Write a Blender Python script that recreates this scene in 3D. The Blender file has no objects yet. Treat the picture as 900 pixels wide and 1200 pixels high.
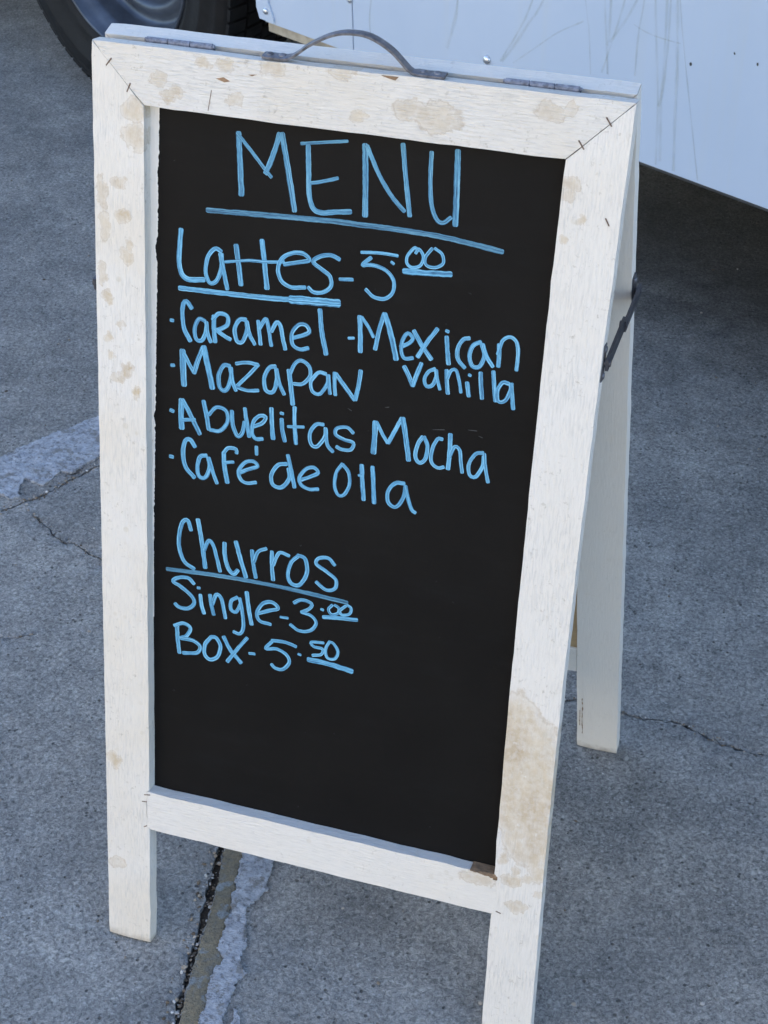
import bpy, bmesh, math, random
from mathutils import Vector, Matrix, noise
from mathutils.geometry import delaunay_2d_cdt

random.seed(7)
scene = bpy.context.scene
col = scene.collection

# ------------------------------------------------------------------ camera
CAM_POS = (0.7514, -1.3879, 1.6214)
cam_yaw, cam_pitch, cam_roll = 0.3338, -0.6473, -0.0206
fwd = Vector((-math.sin(cam_yaw) * math.cos(cam_pitch), math.cos(cam_yaw) * math.cos(cam_pitch), math.sin(cam_pitch)))
rgt = fwd.cross(Vector((0, 0, 1))).normalized()
upv = rgt.cross(fwd)
c_, s_ = math.cos(cam_roll), math.sin(cam_roll)
rgt, upv = c_ * rgt + s_ * upv, -s_ * rgt + c_ * upv
cam_data = bpy.data.cameras.new('camera')
cam = bpy.data.objects.new('camera', cam_data)
col.objects.link(cam)
cam.matrix_world = Matrix(((rgt.x, upv.x, -fwd.x, CAM_POS[0]), (rgt.y, upv.y, -fwd.y, CAM_POS[1]),
                           (rgt.z, upv.z, -fwd.z, CAM_POS[2]), (0, 0, 0, 1)))
cam_data.sensor_fit = 'VERTICAL'
cam_data.sensor_height = 36.0
cam_data.lens = 2010.1 / 1200 * 36.0
cam_data.clip_start = 0.05
cam_data.clip_end = 500
cam_data.dof.use_dof = True
cam_data.dof.focus_distance = 1.75
cam_data.dof.aperture_fstop = 28
scene.camera = cam

# ------------------------------------------------------------------ sky and sun (the sun stands behind the truck)
SUN_EL, SUN_AZ = math.radians(40), math.radians(30)       # azimuth from +Y towards +X
world = bpy.data.worlds.new('World')
scene.world = world
world.use_nodes = True
wn = world.node_tree
wn.nodes.clear()
sky = wn.nodes.new('ShaderNodeTexSky')
sky.sky_type = 'NISHITA'
sky.sun_disc = False
sky.sun_elevation = SUN_EL
sky.sun_rotation = SUN_AZ
sky.air_density = 1.0
sky.dust_density = 0.7
sky.ozone_density = 2.2
bg = wn.nodes.new('ShaderNodeBackground')
bg.inputs['Strength'].default_value = 0.15
wo = wn.nodes.new('ShaderNodeOutputWorld')
wn.links.new(sky.outputs[0], bg.inputs[0])
wn.links.new(bg.outputs[0], wo.inputs[0])
sun_data = bpy.data.lights.new('sun', 'SUN')
sun_data.energy = 3.1
sun_data.angle = math.radians(0.5)
sun_data.color = (1.0, 0.93, 0.82)
sun = bpy.data.objects.new('sun', sun_data)
col.objects.link(sun)
to_sun = Vector((math.sin(SUN_AZ) * math.cos(SUN_EL), math.cos(SUN_AZ) * math.cos(SUN_EL), math.sin(SUN_EL)))
sun.rotation_euler = to_sun.to_track_quat('Z', 'Y').to_euler()
sun.location = to_sun * 20
vs = scene.view_settings
vs.view_transform = 'Standard'
vs.look = 'None'
vs.exposure = 1.96
vs.gamma = 1.0
vs.use_curve_mapping = False

# ------------------------------------------------------------------ traced measurements (metres unless said otherwise)
WORDS = {  # word: [(stroke width, [(u, v), ...]), ...] in millimetres on the chalkboard
 'menu': [
  (5.5, [(142.5,964), (144.1,942.9), (146.5,905.6)]),
  (3.5, [(141.3,963.4), (155.2,948.9), (170.4,932.3), (176.3,926.5)]),
  (4.9, [(170.5,929.9), (177.5,947.1), (183.5,968)]),
  (5.4, [(185.9,968.3), (192.5,937.4), (200.4,897.4)]),
  (4, [(169.7,930.8), (172.2,929.2)]),
  (4.9, [(212,960.1), (213.3,935.4), (214.6,914.6), (219,902.3), (226.9,899.3), (241.5,901.8), (256,904.2)]),
  (3.4, [(216.1,926), (228.2,929.2), (242.1,934)]),
  (2.9, [(205.1,961.5), (229.2,965.8), (250.1,969.3)]),
  (5.6, [(266.9,967.8), (268.9,938.1), (270.2,902.1)]),
  (4.1, [(269,967.1), (281.8,942.2), (295.7,923), (307.9,911.5)]),
  (4.5, [(303,972.9), (307.3,943.1), (313.3,907.9)]),
  (4, [(330.4,969.1), (330.8,943.6), (333.3,921.8), (338.7,908.9), (345.3,905.6), (352.5,911.5)]),
  (5.5, [(354.7,973.3), (356,942), (357.2,905.2)]),
 ],
 'menu_underline': [
  (5.1, [(111.6,886.2), (161.5,888.9), (200.4,890.8), (238.7,892.8), (264.8,893.1), (290.7,893.5), (322.2,893.4), (355.1,891.9), (403.3,886.7)]),
 ],
 'lattes': [
  (5.2, [(84.4,863.5), (82.9,843.6), (82.6,828.7), (86.1,818), (93.1,814.5), (108.8,816.6)]),
  (4.2, [(126.6,847.4), (120.1,849.4), (113,840.5), (110.5,825.3), (114.8,814.7), (121.8,817), (126.8,830.2), (127.4,845)]),
  (4.6, [(125.8,844.8), (129.4,828.1), (133.5,810.8)]),
  (5.1, [(141.8,855.7), (144.7,837.7), (147.6,817.1)]),
  (5.1, [(168.3,864.3), (171.4,841.6), (174.5,817.4)]),
  (3, [(130.6,837.6), (153.5,842.4), (173.8,843.9), (191.4,846.5)]),
  (4, [(191.5,844), (204,847.6), (216.8,851.8), (211.2,857.1), (201.2,856.8), (190.1,850.4), (185.4,838.7), (189.5,827.1), (199.7,822.5), (213.5,824.5)]),
  (4, [(247.1,856.9), (238.4,859.8), (227.3,857), (220.9,850.7), (229,845.1), (238,839.2), (239.6,829.7), (232.4,822.5), (222.4,821), (216.8,825)]),
  (3.4, [(248,837.7), (261,839.2)]),
  (3.1, [(268.3,867), (287.1,868.9), (304,868.7)]),
  (3.6, [(278.2,863.2), (270,854.8), (279.9,856.3), (293.2,853.1), (301.5,843.9), (300.9,832.2), (293.4,825.3), (282.8,825.5), (274.5,831.6)]),
  (3.1, [(298.2,861.8), (300.6,860.3)]),
  (3.1, [(323.5,875.9), (320.2,878.7), (313.5,870.1), (313.5,862.4), (318.8,859.4), (326.4,862.5), (329,871.1), (324.1,878), (321.1,873.5)]),
  (3.1, [(336.8,880.3), (331,871.4), (332,863.9), (340.6,862.6), (348,867.5), (346.6,876.1), (339.4,880.7)]),
 ],
 'lattes_underline': [
  (5.1, [(82.7,804.1), (120.6,805.6), (167.1,807.6), (200.1,809.9)]),
  (8.3, [(199.1,810.3), (222.8,811.9), (247.8,813.7)]),
 ],
 'price_underline': [
  (5.6, [(310.8,854.9), (332,856.2), (356.3,858.5)]),
 ],
 'caramel': [
  (3.7, [(73.4,769.8), (76.1,769.7)]),
  (4.8, [(95.9,785.5), (90.6,791.8), (87.2,788.8), (86.1,778.4), (88,763.3), (94.7,751.5)]),
  (4.2, [(110.4,774.6), (103.9,775.6), (99.4,765.1), (101.3,753.9), (108,754.9), (111.8,767.1), (111.8,773.5)]),
  (4.2, [(111.8,773.5), (113.2,762.2), (116.4,753.7)]),
  (4.7, [(119.6,781.1), (119.7,768.4), (121.2,754.5)]),
  (4.2, [(118.3,777.1), (124.8,784.4), (133.4,783.2), (134,774.4), (124.2,767.8), (121,768.1)]),
  (4.2, [(123.1,766.9), (130.3,762.4), (137.4,759.7)]),
  (4.4, [(153.4,782.6), (146.9,781.5), (141.9,771.9), (144.2,759.5), (149.9,759.1), (154.9,771.4), (154.2,780.9)]),
  (4.1, [(154.7,780.2), (157.6,768), (163,758.7)]),
  (4.1, [(166.3,783.3), (167.9,770.9), (169.4,759.7)]),
  (4.1, [(167.8,776), (174,786.5), (176.7,779.9), (180.6,760.2)]),
  (4.1, [(180.2,774.9), (185.6,785.1), (189.5,781.9), (192.4,769.8), (195.3,758.8)]),
  (4, [(201.3,771.2), (211.4,775.3), (219.4,780.4), (216.1,786.6), (208.5,786.2), (201.7,776.3), (202.8,765.1), (210.6,761.3), (218.9,763.9)]),
  (4.8, [(229.4,804.4), (231.9,783.6), (237.4,760.6)]),
 ],
 'mexican': [
  (3, [(259.5,780.5), (264.9,781.4)]),
  (4.9, [(269.8,804), (271.1,787.3), (272,768.8)]),
  (3.4, [(271.8,803.6), (279,794.8), (284.4,785.7)]),
  (4.2, [(294.2,810.7), (290.1,795.3), (286.8,773.7)]),
  (5.4, [(294.7,810.3), (301.4,792.2), (308.5,767.2)]),
  (3.7, [(311.9,780.2), (320.2,785.3), (323.6,790.8), (318.4,794.9), (313.9,788), (312.8,777.9), (316.3,769.7), (324.8,771.1)]),
  (4.4, [(324.3,798.3), (332.4,786), (343.1,772.9)]),
  (4.3, [(347.1,803.8), (337.2,788), (329.6,773.2)]),
  (4.3, [(356.5,797.3), (358.2,784), (360.3,770.8)]),
  (3.3, [(355.6,803.2), (358,802.6)]),
  (3.8, [(378.7,799.6), (372.9,797.4), (368.3,788.1), (369.1,777.2), (376.2,769.7)]),
  (4.1, [(389.7,797.7), (382.8,792.9), (380,782.7), (383.2,772.8), (390.4,773.3), (394.3,785), (391,795.5)]),
  (3.8, [(392.2,795.7), (396.7,784.2), (403.4,775.4)]),
  (4, [(407.5,798.1), (408.4,787.3), (408.6,776.3)]),
  (3.5, [(407.1,788.3), (410.7,802.3), (417.4,807), (423.7,803.2), (426.3,792.7), (426.1,775.5)]),
 ],
 'vanilla': [
  (4.4, [(316.8,761.1), (321.7,753.1), (326.5,743.3)]),
  (4.4, [(326.5,743.3), (329.5,754.4), (333.7,767.1)]),
  (3.7, [(347.4,763.6), (341.5,760.2), (337.6,752), (340,744.9), (346,747.1), (349.1,756.4), (348.2,762.5)]),
  (3.4, [(348.7,762.6), (350.6,752.9), (353.6,743.9)]),
  (3.9, [(358.8,764.3), (359.9,752), (361.7,741)]),
  (3.4, [(360.2,755.8), (363.2,764.5), (368,765.8), (371.6,756.5), (374.4,744.4)]),
  (4.1, [(379.7,755.3), (381,748.1), (382.4,742)]),
  (2.9, [(380.8,763.5), (382.7,762.8)]),
  (4.1, [(392.1,767.4), (393.5,755.2), (395.5,741.8)]),
  (4, [(404.3,770.7), (406.1,757.3), (408.6,741.5)]),
  (3.8, [(420.2,761), (414.2,761.2), (409.7,751.7), (411.5,742), (418.1,743.9), (422.4,755.1), (421.9,761.2)]),
  (3.8, [(422.6,761.4), (424.4,748), (426.4,736.4)]),
 ],
 'mazapan': [
  (3.8, [(73.9,722.1), (77.1,722.6)]),
  (6.4, [(86.2,739.8), (86.8,721.6), (87.9,703.3)]),
  (4.3, [(88.1,736.2), (93.5,726.6), (98.9,718.3)]),
  (4.8, [(108,745.9), (102.8,732.1), (98.9,718.3)]),
  (6.1, [(109.3,747.4), (113.5,728.6), (119,705.4)]),
  (4.5, [(137.3,732), (130.7,731.5), (125.5,720.2), (127,707.3), (133.7,705.8), (138.8,719.8), (137.8,730.1)]),
  (4.2, [(138.6,730.2), (140.1,717.4), (144.3,707.1)]),
  (3.7, [(143.8,735.7), (155.6,738.7), (167.3,738.1)]),
  (3.7, [(167.3,738.1), (157.1,725.5), (144.2,710.8)]),
  (3.7, [(144.2,710.8), (156.1,709.1), (167.9,711.1)]),
  (4.2, [(185.5,739.3), (179.1,736.9), (174.1,725.7), (175.8,713), (183.6,712.3), (187.2,725.3), (186.4,736.8)]),
  (4.1, [(186.9,735.6), (189.8,723.2), (195.4,711.7)]),
  (4.9, [(199.8,737.8), (202.4,720.1), (204.8,702.8)]),
  (3.8, [(201.2,735.4), (206,746), (212.3,750.1), (220.6,745.1), (221.8,735), (214.4,726.1), (205.4,724.5)]),
  (3.8, [(238.2,740.4), (230.5,740.4), (223.2,730.1), (224.9,720.1), (232.6,718.8), (239.9,730.4), (240.3,739.4)]),
  (3.8, [(240.8,739.5), (241.7,730.7), (243.1,720.6)]),
  (3.8, [(247,743.1), (247.5,730.4), (248.7,720.3)]),
  (4.3, [(248.3,742.1), (257.7,730.8), (268.4,718.5)]),
  (4.3, [(273.3,749.5), (272,734.6), (269.2,718.7)]),
 ],
 'abuelitas': [
  (3.8, [(73,673.7), (76.3,672.7)]),
  (6, [(85.5,686.9), (84.7,670.7), (85.6,656)]),
  (4.9, [(86.3,687.1), (95.1,672.5), (105.5,653.3)]),
  (3.8, [(85.6,664.9), (92.4,666.6), (100,668)]),
  (4.8, [(109.3,689.7), (112.6,675.6), (115.4,660)]),
  (4, [(115.3,676.1), (123.3,685.5), (134,683.4), (135.5,671.6), (127.6,660.8), (116.8,659.7)]),
  (4.3, [(140.1,684.4), (141.4,670), (146.4,658.8), (151.7,662.4), (154.1,674.9)]),
  (4.2, [(153.9,689.5), (156.3,675.3), (159.2,659.8)]),
  (4, [(162.2,671), (172.7,676.9), (176.5,684.2), (169.9,684.3), (163.4,676.6), (162.3,664.3), (166.4,658.9), (173.6,660.2)]),
  (4.7, [(182.3,694.4), (183.2,680.1), (184.9,662.3)]),
  (4.4, [(193.5,685.1), (194.4,674.1), (197.4,661.9)]),
  (3.6, [(192.3,691.2), (194.9,691.1)]),
  (4.4, [(206.7,700), (207.3,681.7), (209.5,661.4)]),
  (3.1, [(200.3,678.3), (208.1,679.5), (217.2,680.8)]),
  (3.9, [(237.7,687.1), (230,685.8), (223.9,675.4), (225.6,663.8), (232.2,662.9), (239.5,674.3), (240,683.6)]),
  (3.9, [(240.5,682.4), (242.4,666.9), (248.7,660)]),
  (3.6, [(268.8,683.5), (262.2,688.4), (252,685.7), (250.5,678.9), (258.9,675.1), (269.3,673.1), (267.1,665.5), (258.1,663.9), (252.1,666)]),
 ],
 'mocha': [
  (5.5, [(290.7,699.2), (291,683.6), (290.6,666.4)]),
  (3.5, [(292.2,699.4), (298.4,688.8), (304.5,679.5)]),
  (4, [(317.5,707.8), (310.8,692.4), (305.2,679.6)]),
  (5.2, [(318.7,708), (323.2,686.8), (327.1,665.3)]),
  (4, [(339.7,692.4), (335.3,683.8), (333.6,670.4), (338.2,664.7), (343.7,669.7), (345.3,683), (341.4,692.7)]),
  (3.7, [(359.6,693.4), (354.7,692.5), (350.4,681.4), (350.1,668.2), (356.7,662.9), (362.8,664.8)]),
  (4.4, [(367.3,700), (367.9,682), (367.4,663.6)]),
  (3.7, [(368.2,676.8), (372.4,688), (377.6,685), (379.6,673.7), (381.7,662.4)]),
  (3.7, [(400.9,686.7), (393.7,684.1), (387.7,672.6), (389.3,661.2), (395.5,660.5), (401.5,672.6), (401.7,683)]),
  (3.6, [(402.2,685.7), (404.6,670.6), (408.2,656.9)]),
 ],
 'cafe': [
  (3.9, [(72.4,622.4), (75.7,622.2)]),
  (4.9, [(100.1,638.2), (95.2,644.9), (89.7,643.1), (87,630.3), (89.8,614.3), (99.5,603.6)]),
  (4.4, [(113,631), (106.2,628.3), (103,616.7), (105,606), (111.8,606), (116.7,617.9), (114.9,628.6)]),
  (4.1, [(115.7,628.7), (120,614.4), (125,602.1)]),
  (5.1, [(131.9,637.2), (132.9,622.3), (136.4,605.1)]),
  (4, [(131.9,637.2), (137.2,643.6), (145.3,643.7), (145.9,639.5)]),
  (3.5, [(132.1,626.3), (137.5,627.9), (142.9,629.1)]),
  (4, [(149.8,618.7), (160.5,624.8), (169,629.1), (164.3,633.7), (155,630.6), (148.4,619.8), (151.3,610.7), (158.1,608.4), (167.5,611)]),
  (3.7, [(167.2,650.4), (167.6,641.9)]),
 ],
 'de': [
  (4.3, [(200.2,637.6), (191,634.6), (184.1,622.4), (186.3,611.9), (195.6,610.9), (203.3,621.9), (202.5,632.7)]),
  (4.2, [(201.2,647.3), (205.7,630.5), (209.4,613.6)]),
  (3.9, [(216.5,623.1), (226.9,629.1), (234.1,634.5), (229.2,639), (221.4,636.2), (214.3,625.4), (216.7,617.7), (224.8,614.6), (234.7,616.5)]),
 ],
 'olla': [
  (3.6, [(259.3,648.7), (253.2,638.2), (252,623.1), (256.1,614.4), (262.1,615.5), (267.5,627.4), (266.1,640.6), (259.8,648.2)]),
  (4.6, [(279.3,651.1), (280.7,633.9), (283,614.1)]),
  (2.6, [(276.5,639.6), (279.8,640.8)]),
  (4.6, [(290.6,651.3), (292.4,633.5), (294.2,612.8)]),
  (4.1, [(324.1,639.5), (315.2,638.4), (308.1,628.4), (308.7,616.5), (316.7,612.6), (323.8,623.4), (325.6,635.8)]),
  (4, [(325.5,637.1), (328.8,624.4), (333.3,613.2), (337.3,610.4)]),
 ],
 'churros': [
  (4.5, [(96.2,542.7), (92.8,552.9), (87.2,551.2), (83,536.6), (83,519.3), (88.7,504.5), (100,498.1)]),
  (5, [(103.9,556.5), (108.3,533.1), (112.7,502.2)]),
  (4.4, [(111.1,522.2), (116.6,534.8), (122.2,528.8), (126,515.1), (129.5,501.4)]),
  (4.7, [(134.1,535.5), (134.9,519.9), (139.2,506.3), (144.9,501.7), (149.5,507)]),
  (5, [(147,539.6), (152,522), (158.8,500.9)]),
  (4.4, [(165.1,533.3), (166.7,519.3), (169.8,502.6)]),
  (3.8, [(167.5,520.9), (171.9,533.3), (180.8,538.8)]),
  (4.4, [(186.9,536.3), (187.3,520.7), (189.1,503.8)]),
  (3.8, [(188.6,521), (195.1,536.6), (206,535.4)]),
  (4.3, [(216.7,538.2), (208.4,528), (205.3,513), (209.6,503.9), (219.2,505), (226,520.3), (223.5,535.4), (215.4,538)]),
  (4, [(255.8,535.1), (248.8,541.5), (238.2,539.3), (235.8,532.3), (246.8,526.1), (257.8,518.4), (256.9,508.3), (247.6,504.8), (236.6,511.6)]),
 ],
 'churros_underline': [
  (4.7, [(68.8,491.5), (124,495.8), (179.6,497.5), (226.2,496.8), (271,494.9)]),
 ],
 'single': [
  (4.3, [(100.1,480.5), (93,485.8), (81.7,483.9), (75.9,478.3), (84.5,474.2), (97.4,465.1), (100.3,456.8), (93.2,449.3), (83.1,448.6), (78.2,452)]),
  (4.5, [(107.3,468.7), (108.8,457.2), (111.7,447.4)]),
  (3.4, [(104.1,476.6), (106.7,476.6)]),
  (4.2, [(118.6,471.2), (120.1,459.7), (123.1,448.4)]),
  (4.2, [(121,459.9), (125.7,472.7), (131.3,469.5), (134.3,456.8), (136.4,446.9)]),
  (3.9, [(149.5,474.9), (142.6,469), (142.7,458.7), (148.4,457), (153,466.9)]),
  (4.2, [(152.3,474.1), (155.4,458.5), (157.1,441), (153.1,431.8), (146,432.6)]),
  (4.7, [(160,483.1), (162.3,465.9), (166.3,446.1)]),
  (4.1, [(173.5,461), (184.5,466.4), (195.5,471.7), (188.4,477.5), (178.8,474), (172.1,462.2), (175.1,452.5), (187.7,450.9)]),
  (3, [(198.5,462.1), (202.7,462.4), (206.8,462.5)]),
  (3.8, [(213.1,482.3), (221.1,487.5), (232.1,485.6), (230.9,479.5), (221.6,473.1)]),
  (3.8, [(221.6,473.1), (232.6,471.1), (238.4,463.6), (231.9,453.3), (219.6,450.6), (209.8,455.8)]),
  (3, [(243.1,481.3), (245.6,480.7)]),
  (3.2, [(255.1,488.6), (251.2,482.5), (254.7,477.5), (261.6,480.4), (262.4,486.4), (257.7,489.1)]),
  (3.2, [(269.8,490.9), (263.4,483.7), (266.3,479.4), (274.2,482.3), (275.8,489.3), (271.1,492.1)]),
  (4.3, [(245.7,472.6), (263.8,475.1), (282.5,477.2)]),
 ],
 'box': [
  (4.6, [(80.3,426.9), (81.1,410.4), (83.2,392.5)]),
  (4.3, [(77.4,424.7), (87.5,430), (96.1,425.9), (91.8,415.8), (84.6,411.2)]),
  (4.3, [(84.6,411.2), (99.1,411.4), (107.7,405.7), (103.5,397.1), (87.6,393.5)]),
  (4.3, [(120.5,420.8), (113.5,410.1), (113,397.8), (119.4,392.5), (127.9,398.2), (131.2,411.1), (126.2,420.6), (120.5,420.8)]),
  (4.8, [(134.8,424), (142.1,410.6), (155.1,396.8)]),
  (4.2, [(161.6,428.6), (150.6,412.5), (139.4,394.7)]),
  (3.4, [(164.2,410.2), (170.4,411)]),
  (3.9, [(189.6,431.9), (203.5,433), (216.9,430.7)]),
  (3.9, [(189.6,430.4), (182.9,420.5), (195.4,422.8), (206.7,417.9), (209.8,409.5), (203.1,399.8), (194.7,399.1), (189.8,402.8)]),
  (3, [(219.7,422.3), (222.5,421.8)]),
  (3.3, [(247.4,442.1), (233.7,439.9), (236.7,435.2), (246.3,434.4), (245.2,427.6), (235.7,424.5)]),
  (3.3, [(254.1,445.1), (249.9,435.2), (252.2,425.4), (260.4,425.8), (263.6,435.4), (258.3,443.7), (253.3,444.9)]),
  (6, [(231.2,418.4), (253.9,418.3), (280,415.4)]),
 ],
}
JOINT_L = [(0.0690,-0.0798), (0.0738,-0.1037), (0.0791,-0.1334), (0.0856,-0.1622), (0.0940,-0.1945), (0.0990,-0.2247), (0.1039,-0.2542), (0.1095,-0.2827), (0.1158,-0.3103), (0.1220,-0.3351), (0.1255,-0.3493)]
JOINT_R = [(0.0765,-0.0801), (0.0841,-0.1057), (0.0917,-0.1347), (0.0975,-0.1660), (0.1031,-0.1991), (0.1061,-0.2249), (0.1103,-0.2474), (0.1154,-0.2692), (0.1208,-0.2974), (0.1279,-0.3310), (0.1313,-0.3474)]
OCHRE = [(0.0783,-0.0809), (0.1038,-0.0800), (0.1057,-0.0949), (0.1101,-0.1184), (0.1149,-0.1350), (0.1169,-0.1522), (0.1248,-0.1748), (0.1254,-0.1907), (0.1289,-0.2079), (0.1304,-0.2255), (0.1445,-0.2412), (0.1444,-0.2495), (0.1370,-0.2553), (0.1435,-0.2844), (0.1491,-0.3030), (0.1491,-0.3209), (0.1531,-0.3427), (0.1330,-0.3491), (0.1291,-0.3306), (0.1221,-0.2981), (0.1167,-0.2700), (0.1118,-0.2481), (0.1081,-0.2266), (0.1051,-0.2009), (0.0995,-0.1678), (0.0928,-0.1343), (0.0846,-0.1029)]
PAINT1 = [(0.1037,-0.0782), (0.1438,-0.0783), (0.1485,-0.0997), (0.1469,-0.1145), (0.1543,-0.1250), (0.1458,-0.1456), (0.1403,-0.1612), (0.1443,-0.1761), (0.1565,-0.1991), (0.1617,-0.2168), (0.1600,-0.2292), (0.1691,-0.2475), (0.1767,-0.2508), (0.1751,-0.2576), (0.1709,-0.2700), (0.1706,-0.2815), (0.1745,-0.2938), (0.1714,-0.3038), (0.1790,-0.3344), (0.1534,-0.3425), (0.1494,-0.3208), (0.1494,-0.3029), (0.1438,-0.2843), (0.1375,-0.2556), (0.1448,-0.2496), (0.1448,-0.2411), (0.1313,-0.2259), (0.1289,-0.2069), (0.1256,-0.1894), (0.1255,-0.1746), (0.1180,-0.1524), (0.1156,-0.1337), (0.1109,-0.1182), (0.1063,-0.0947)]
PAINT1B = [(0.1820,-0.3004), (0.1854,-0.3015), (0.1912,-0.3086), (0.2016,-0.3271), (0.1916,-0.3304), (0.1849,-0.3105)]
PAINT2 = [(-0.6066,0.5755), (-0.6008,0.5895), (-0.5902,0.6072), (-0.5813,0.6281), (-0.5664,0.6511), (-0.5536,0.6698), (-0.5418,0.6906), (-0.5278,0.7077), (-0.5157,0.7289), (-0.4978,0.7497), (-0.4820,0.7715), (-0.4360,0.6800), (-0.4449,0.6410), (-0.4607,0.6090), (-0.4667,0.5860), (-0.4880,0.5851), (-0.4897,0.5670), (-0.4964,0.5421), (-0.5154,0.5453), (-0.5333,0.5502), (-0.5316,0.5265), (-0.5210,0.5025), (-0.5293,0.4898), (-0.5429,0.4991), (-0.5516,0.4991), (-0.5599,0.4905)]
JOINT2 = [(-0.5389,0.4522), (-0.5316,0.4624), (-0.5157,0.4806), (-0.5043,0.4995), (-0.4888,0.5192), (-0.4756,0.5437), (-0.4638,0.5716), (-0.4509,0.5979), (-0.4358,0.6223)]
CRACK_L = [(-0.5013,0.4817), (-0.4809,0.4714), (-0.4593,0.4585), (-0.4361,0.4462), (-0.4204,0.4318), (-0.4026,0.4214), (-0.3851,0.4237), (-0.3654,0.4172), (-0.3481,0.4070), (-0.3280,0.4009), (-0.3056,0.3864)]
CRACK_L2 = [(-0.3853,0.1937), (-0.3725,0.1988), (-0.3616,0.2039), (-0.3506,0.2089), (-0.3383,0.2150)]
CRACK_R = [(0.4044,0.3000), (0.4332,0.3143), (0.4760,0.3084), (0.5118,0.3057), (0.5409,0.3062), (0.5745,0.3116), (0.5995,0.3007), (0.6201,0.2937), (0.6414,0.2887), (0.6704,0.2829), (0.6982,0.2835), (0.7421,0.2859)]
TRUCK_ORIGIN = (0.0, 1.3897, 0.0)
TRUCK_ANGLE = -0.45018
DRIPS = [
 [(0.2055,0.5971), (0.2155,0.5508), (0.2243,0.4755)],
 [(0.0988,0.5815), (0.0677,0.5123), (0.0263,0.4435)],
 [(0.1243,0.5878), (0.0885,0.5290), (0.0477,0.4668), (0.0300,0.4445)],
 [(0.0557,0.4486), (0.1115,0.4955), (0.1519,0.5287), (0.2046,0.5617)],
 [(0.2442,0.6120), (0.2524,0.5496), (0.2595,0.4854)],
 [(0.2571,0.6152), (0.2580,0.5457), (0.2550,0.5339)],
 [(0.2857,0.6222), (0.2658,0.5477), (0.2474,0.4848)],
 [(0.3108,0.6284), (0.2774,0.5670), (0.2598,0.5407)],
 [(0.3232,0.6315), (0.3160,0.5717), (0.3149,0.4982)],
 [(0.3435,0.6365), (0.3535,0.5550), (0.3654,0.4602), (0.3708,0.3595)],
 [(0.3661,0.6421), (0.3709,0.5329), (0.3701,0.4782), (0.3785,0.3678)],
 [(0.3853,0.6469), (0.3955,0.5397), (0.4019,0.4320), (0.4069,0.3596)],
 [(0.3889,0.6478), (0.4049,0.5689), (0.4286,0.4679), (0.4550,0.3581)],
 [(0.3721,0.6436), (0.3741,0.5765), (0.3721,0.4898), (0.3654,0.4602)],
 [(0.3054,0.5823), (0.3284,0.5761), (0.3605,0.5739), (0.3980,0.5749)],
 [(-0.0733,0.5335), (-0.0804,0.4912), (-0.0991,0.4330)],
 [(-0.2877,0.4744), (-0.2930,0.4366), (-0.2900,0.3940)],
]
CHIPS = [(0.4983,0.5858), (0.5409,0.5805), (0.4203,0.5471)]
RIVETS = [(-0.0041,0.4379), (-0.3444,0.4603), (-0.5764,0.3819)]
SEAM = [(-0.3386,0.4618), (-0.3392,0.3640)]
TRIM = [(-0.6016,0.3964), (-0.5725,0.4037), (-0.5531,0.3630), (-0.5940,0.3610)]
PANEL_BOTTOM = [(-0.5941,0.3594), (-0.5531,0.3630), (-0.4539,0.3553), (-0.3726,0.3574), (0.3380,0.3530), (0.5925,0.3466)]
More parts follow.
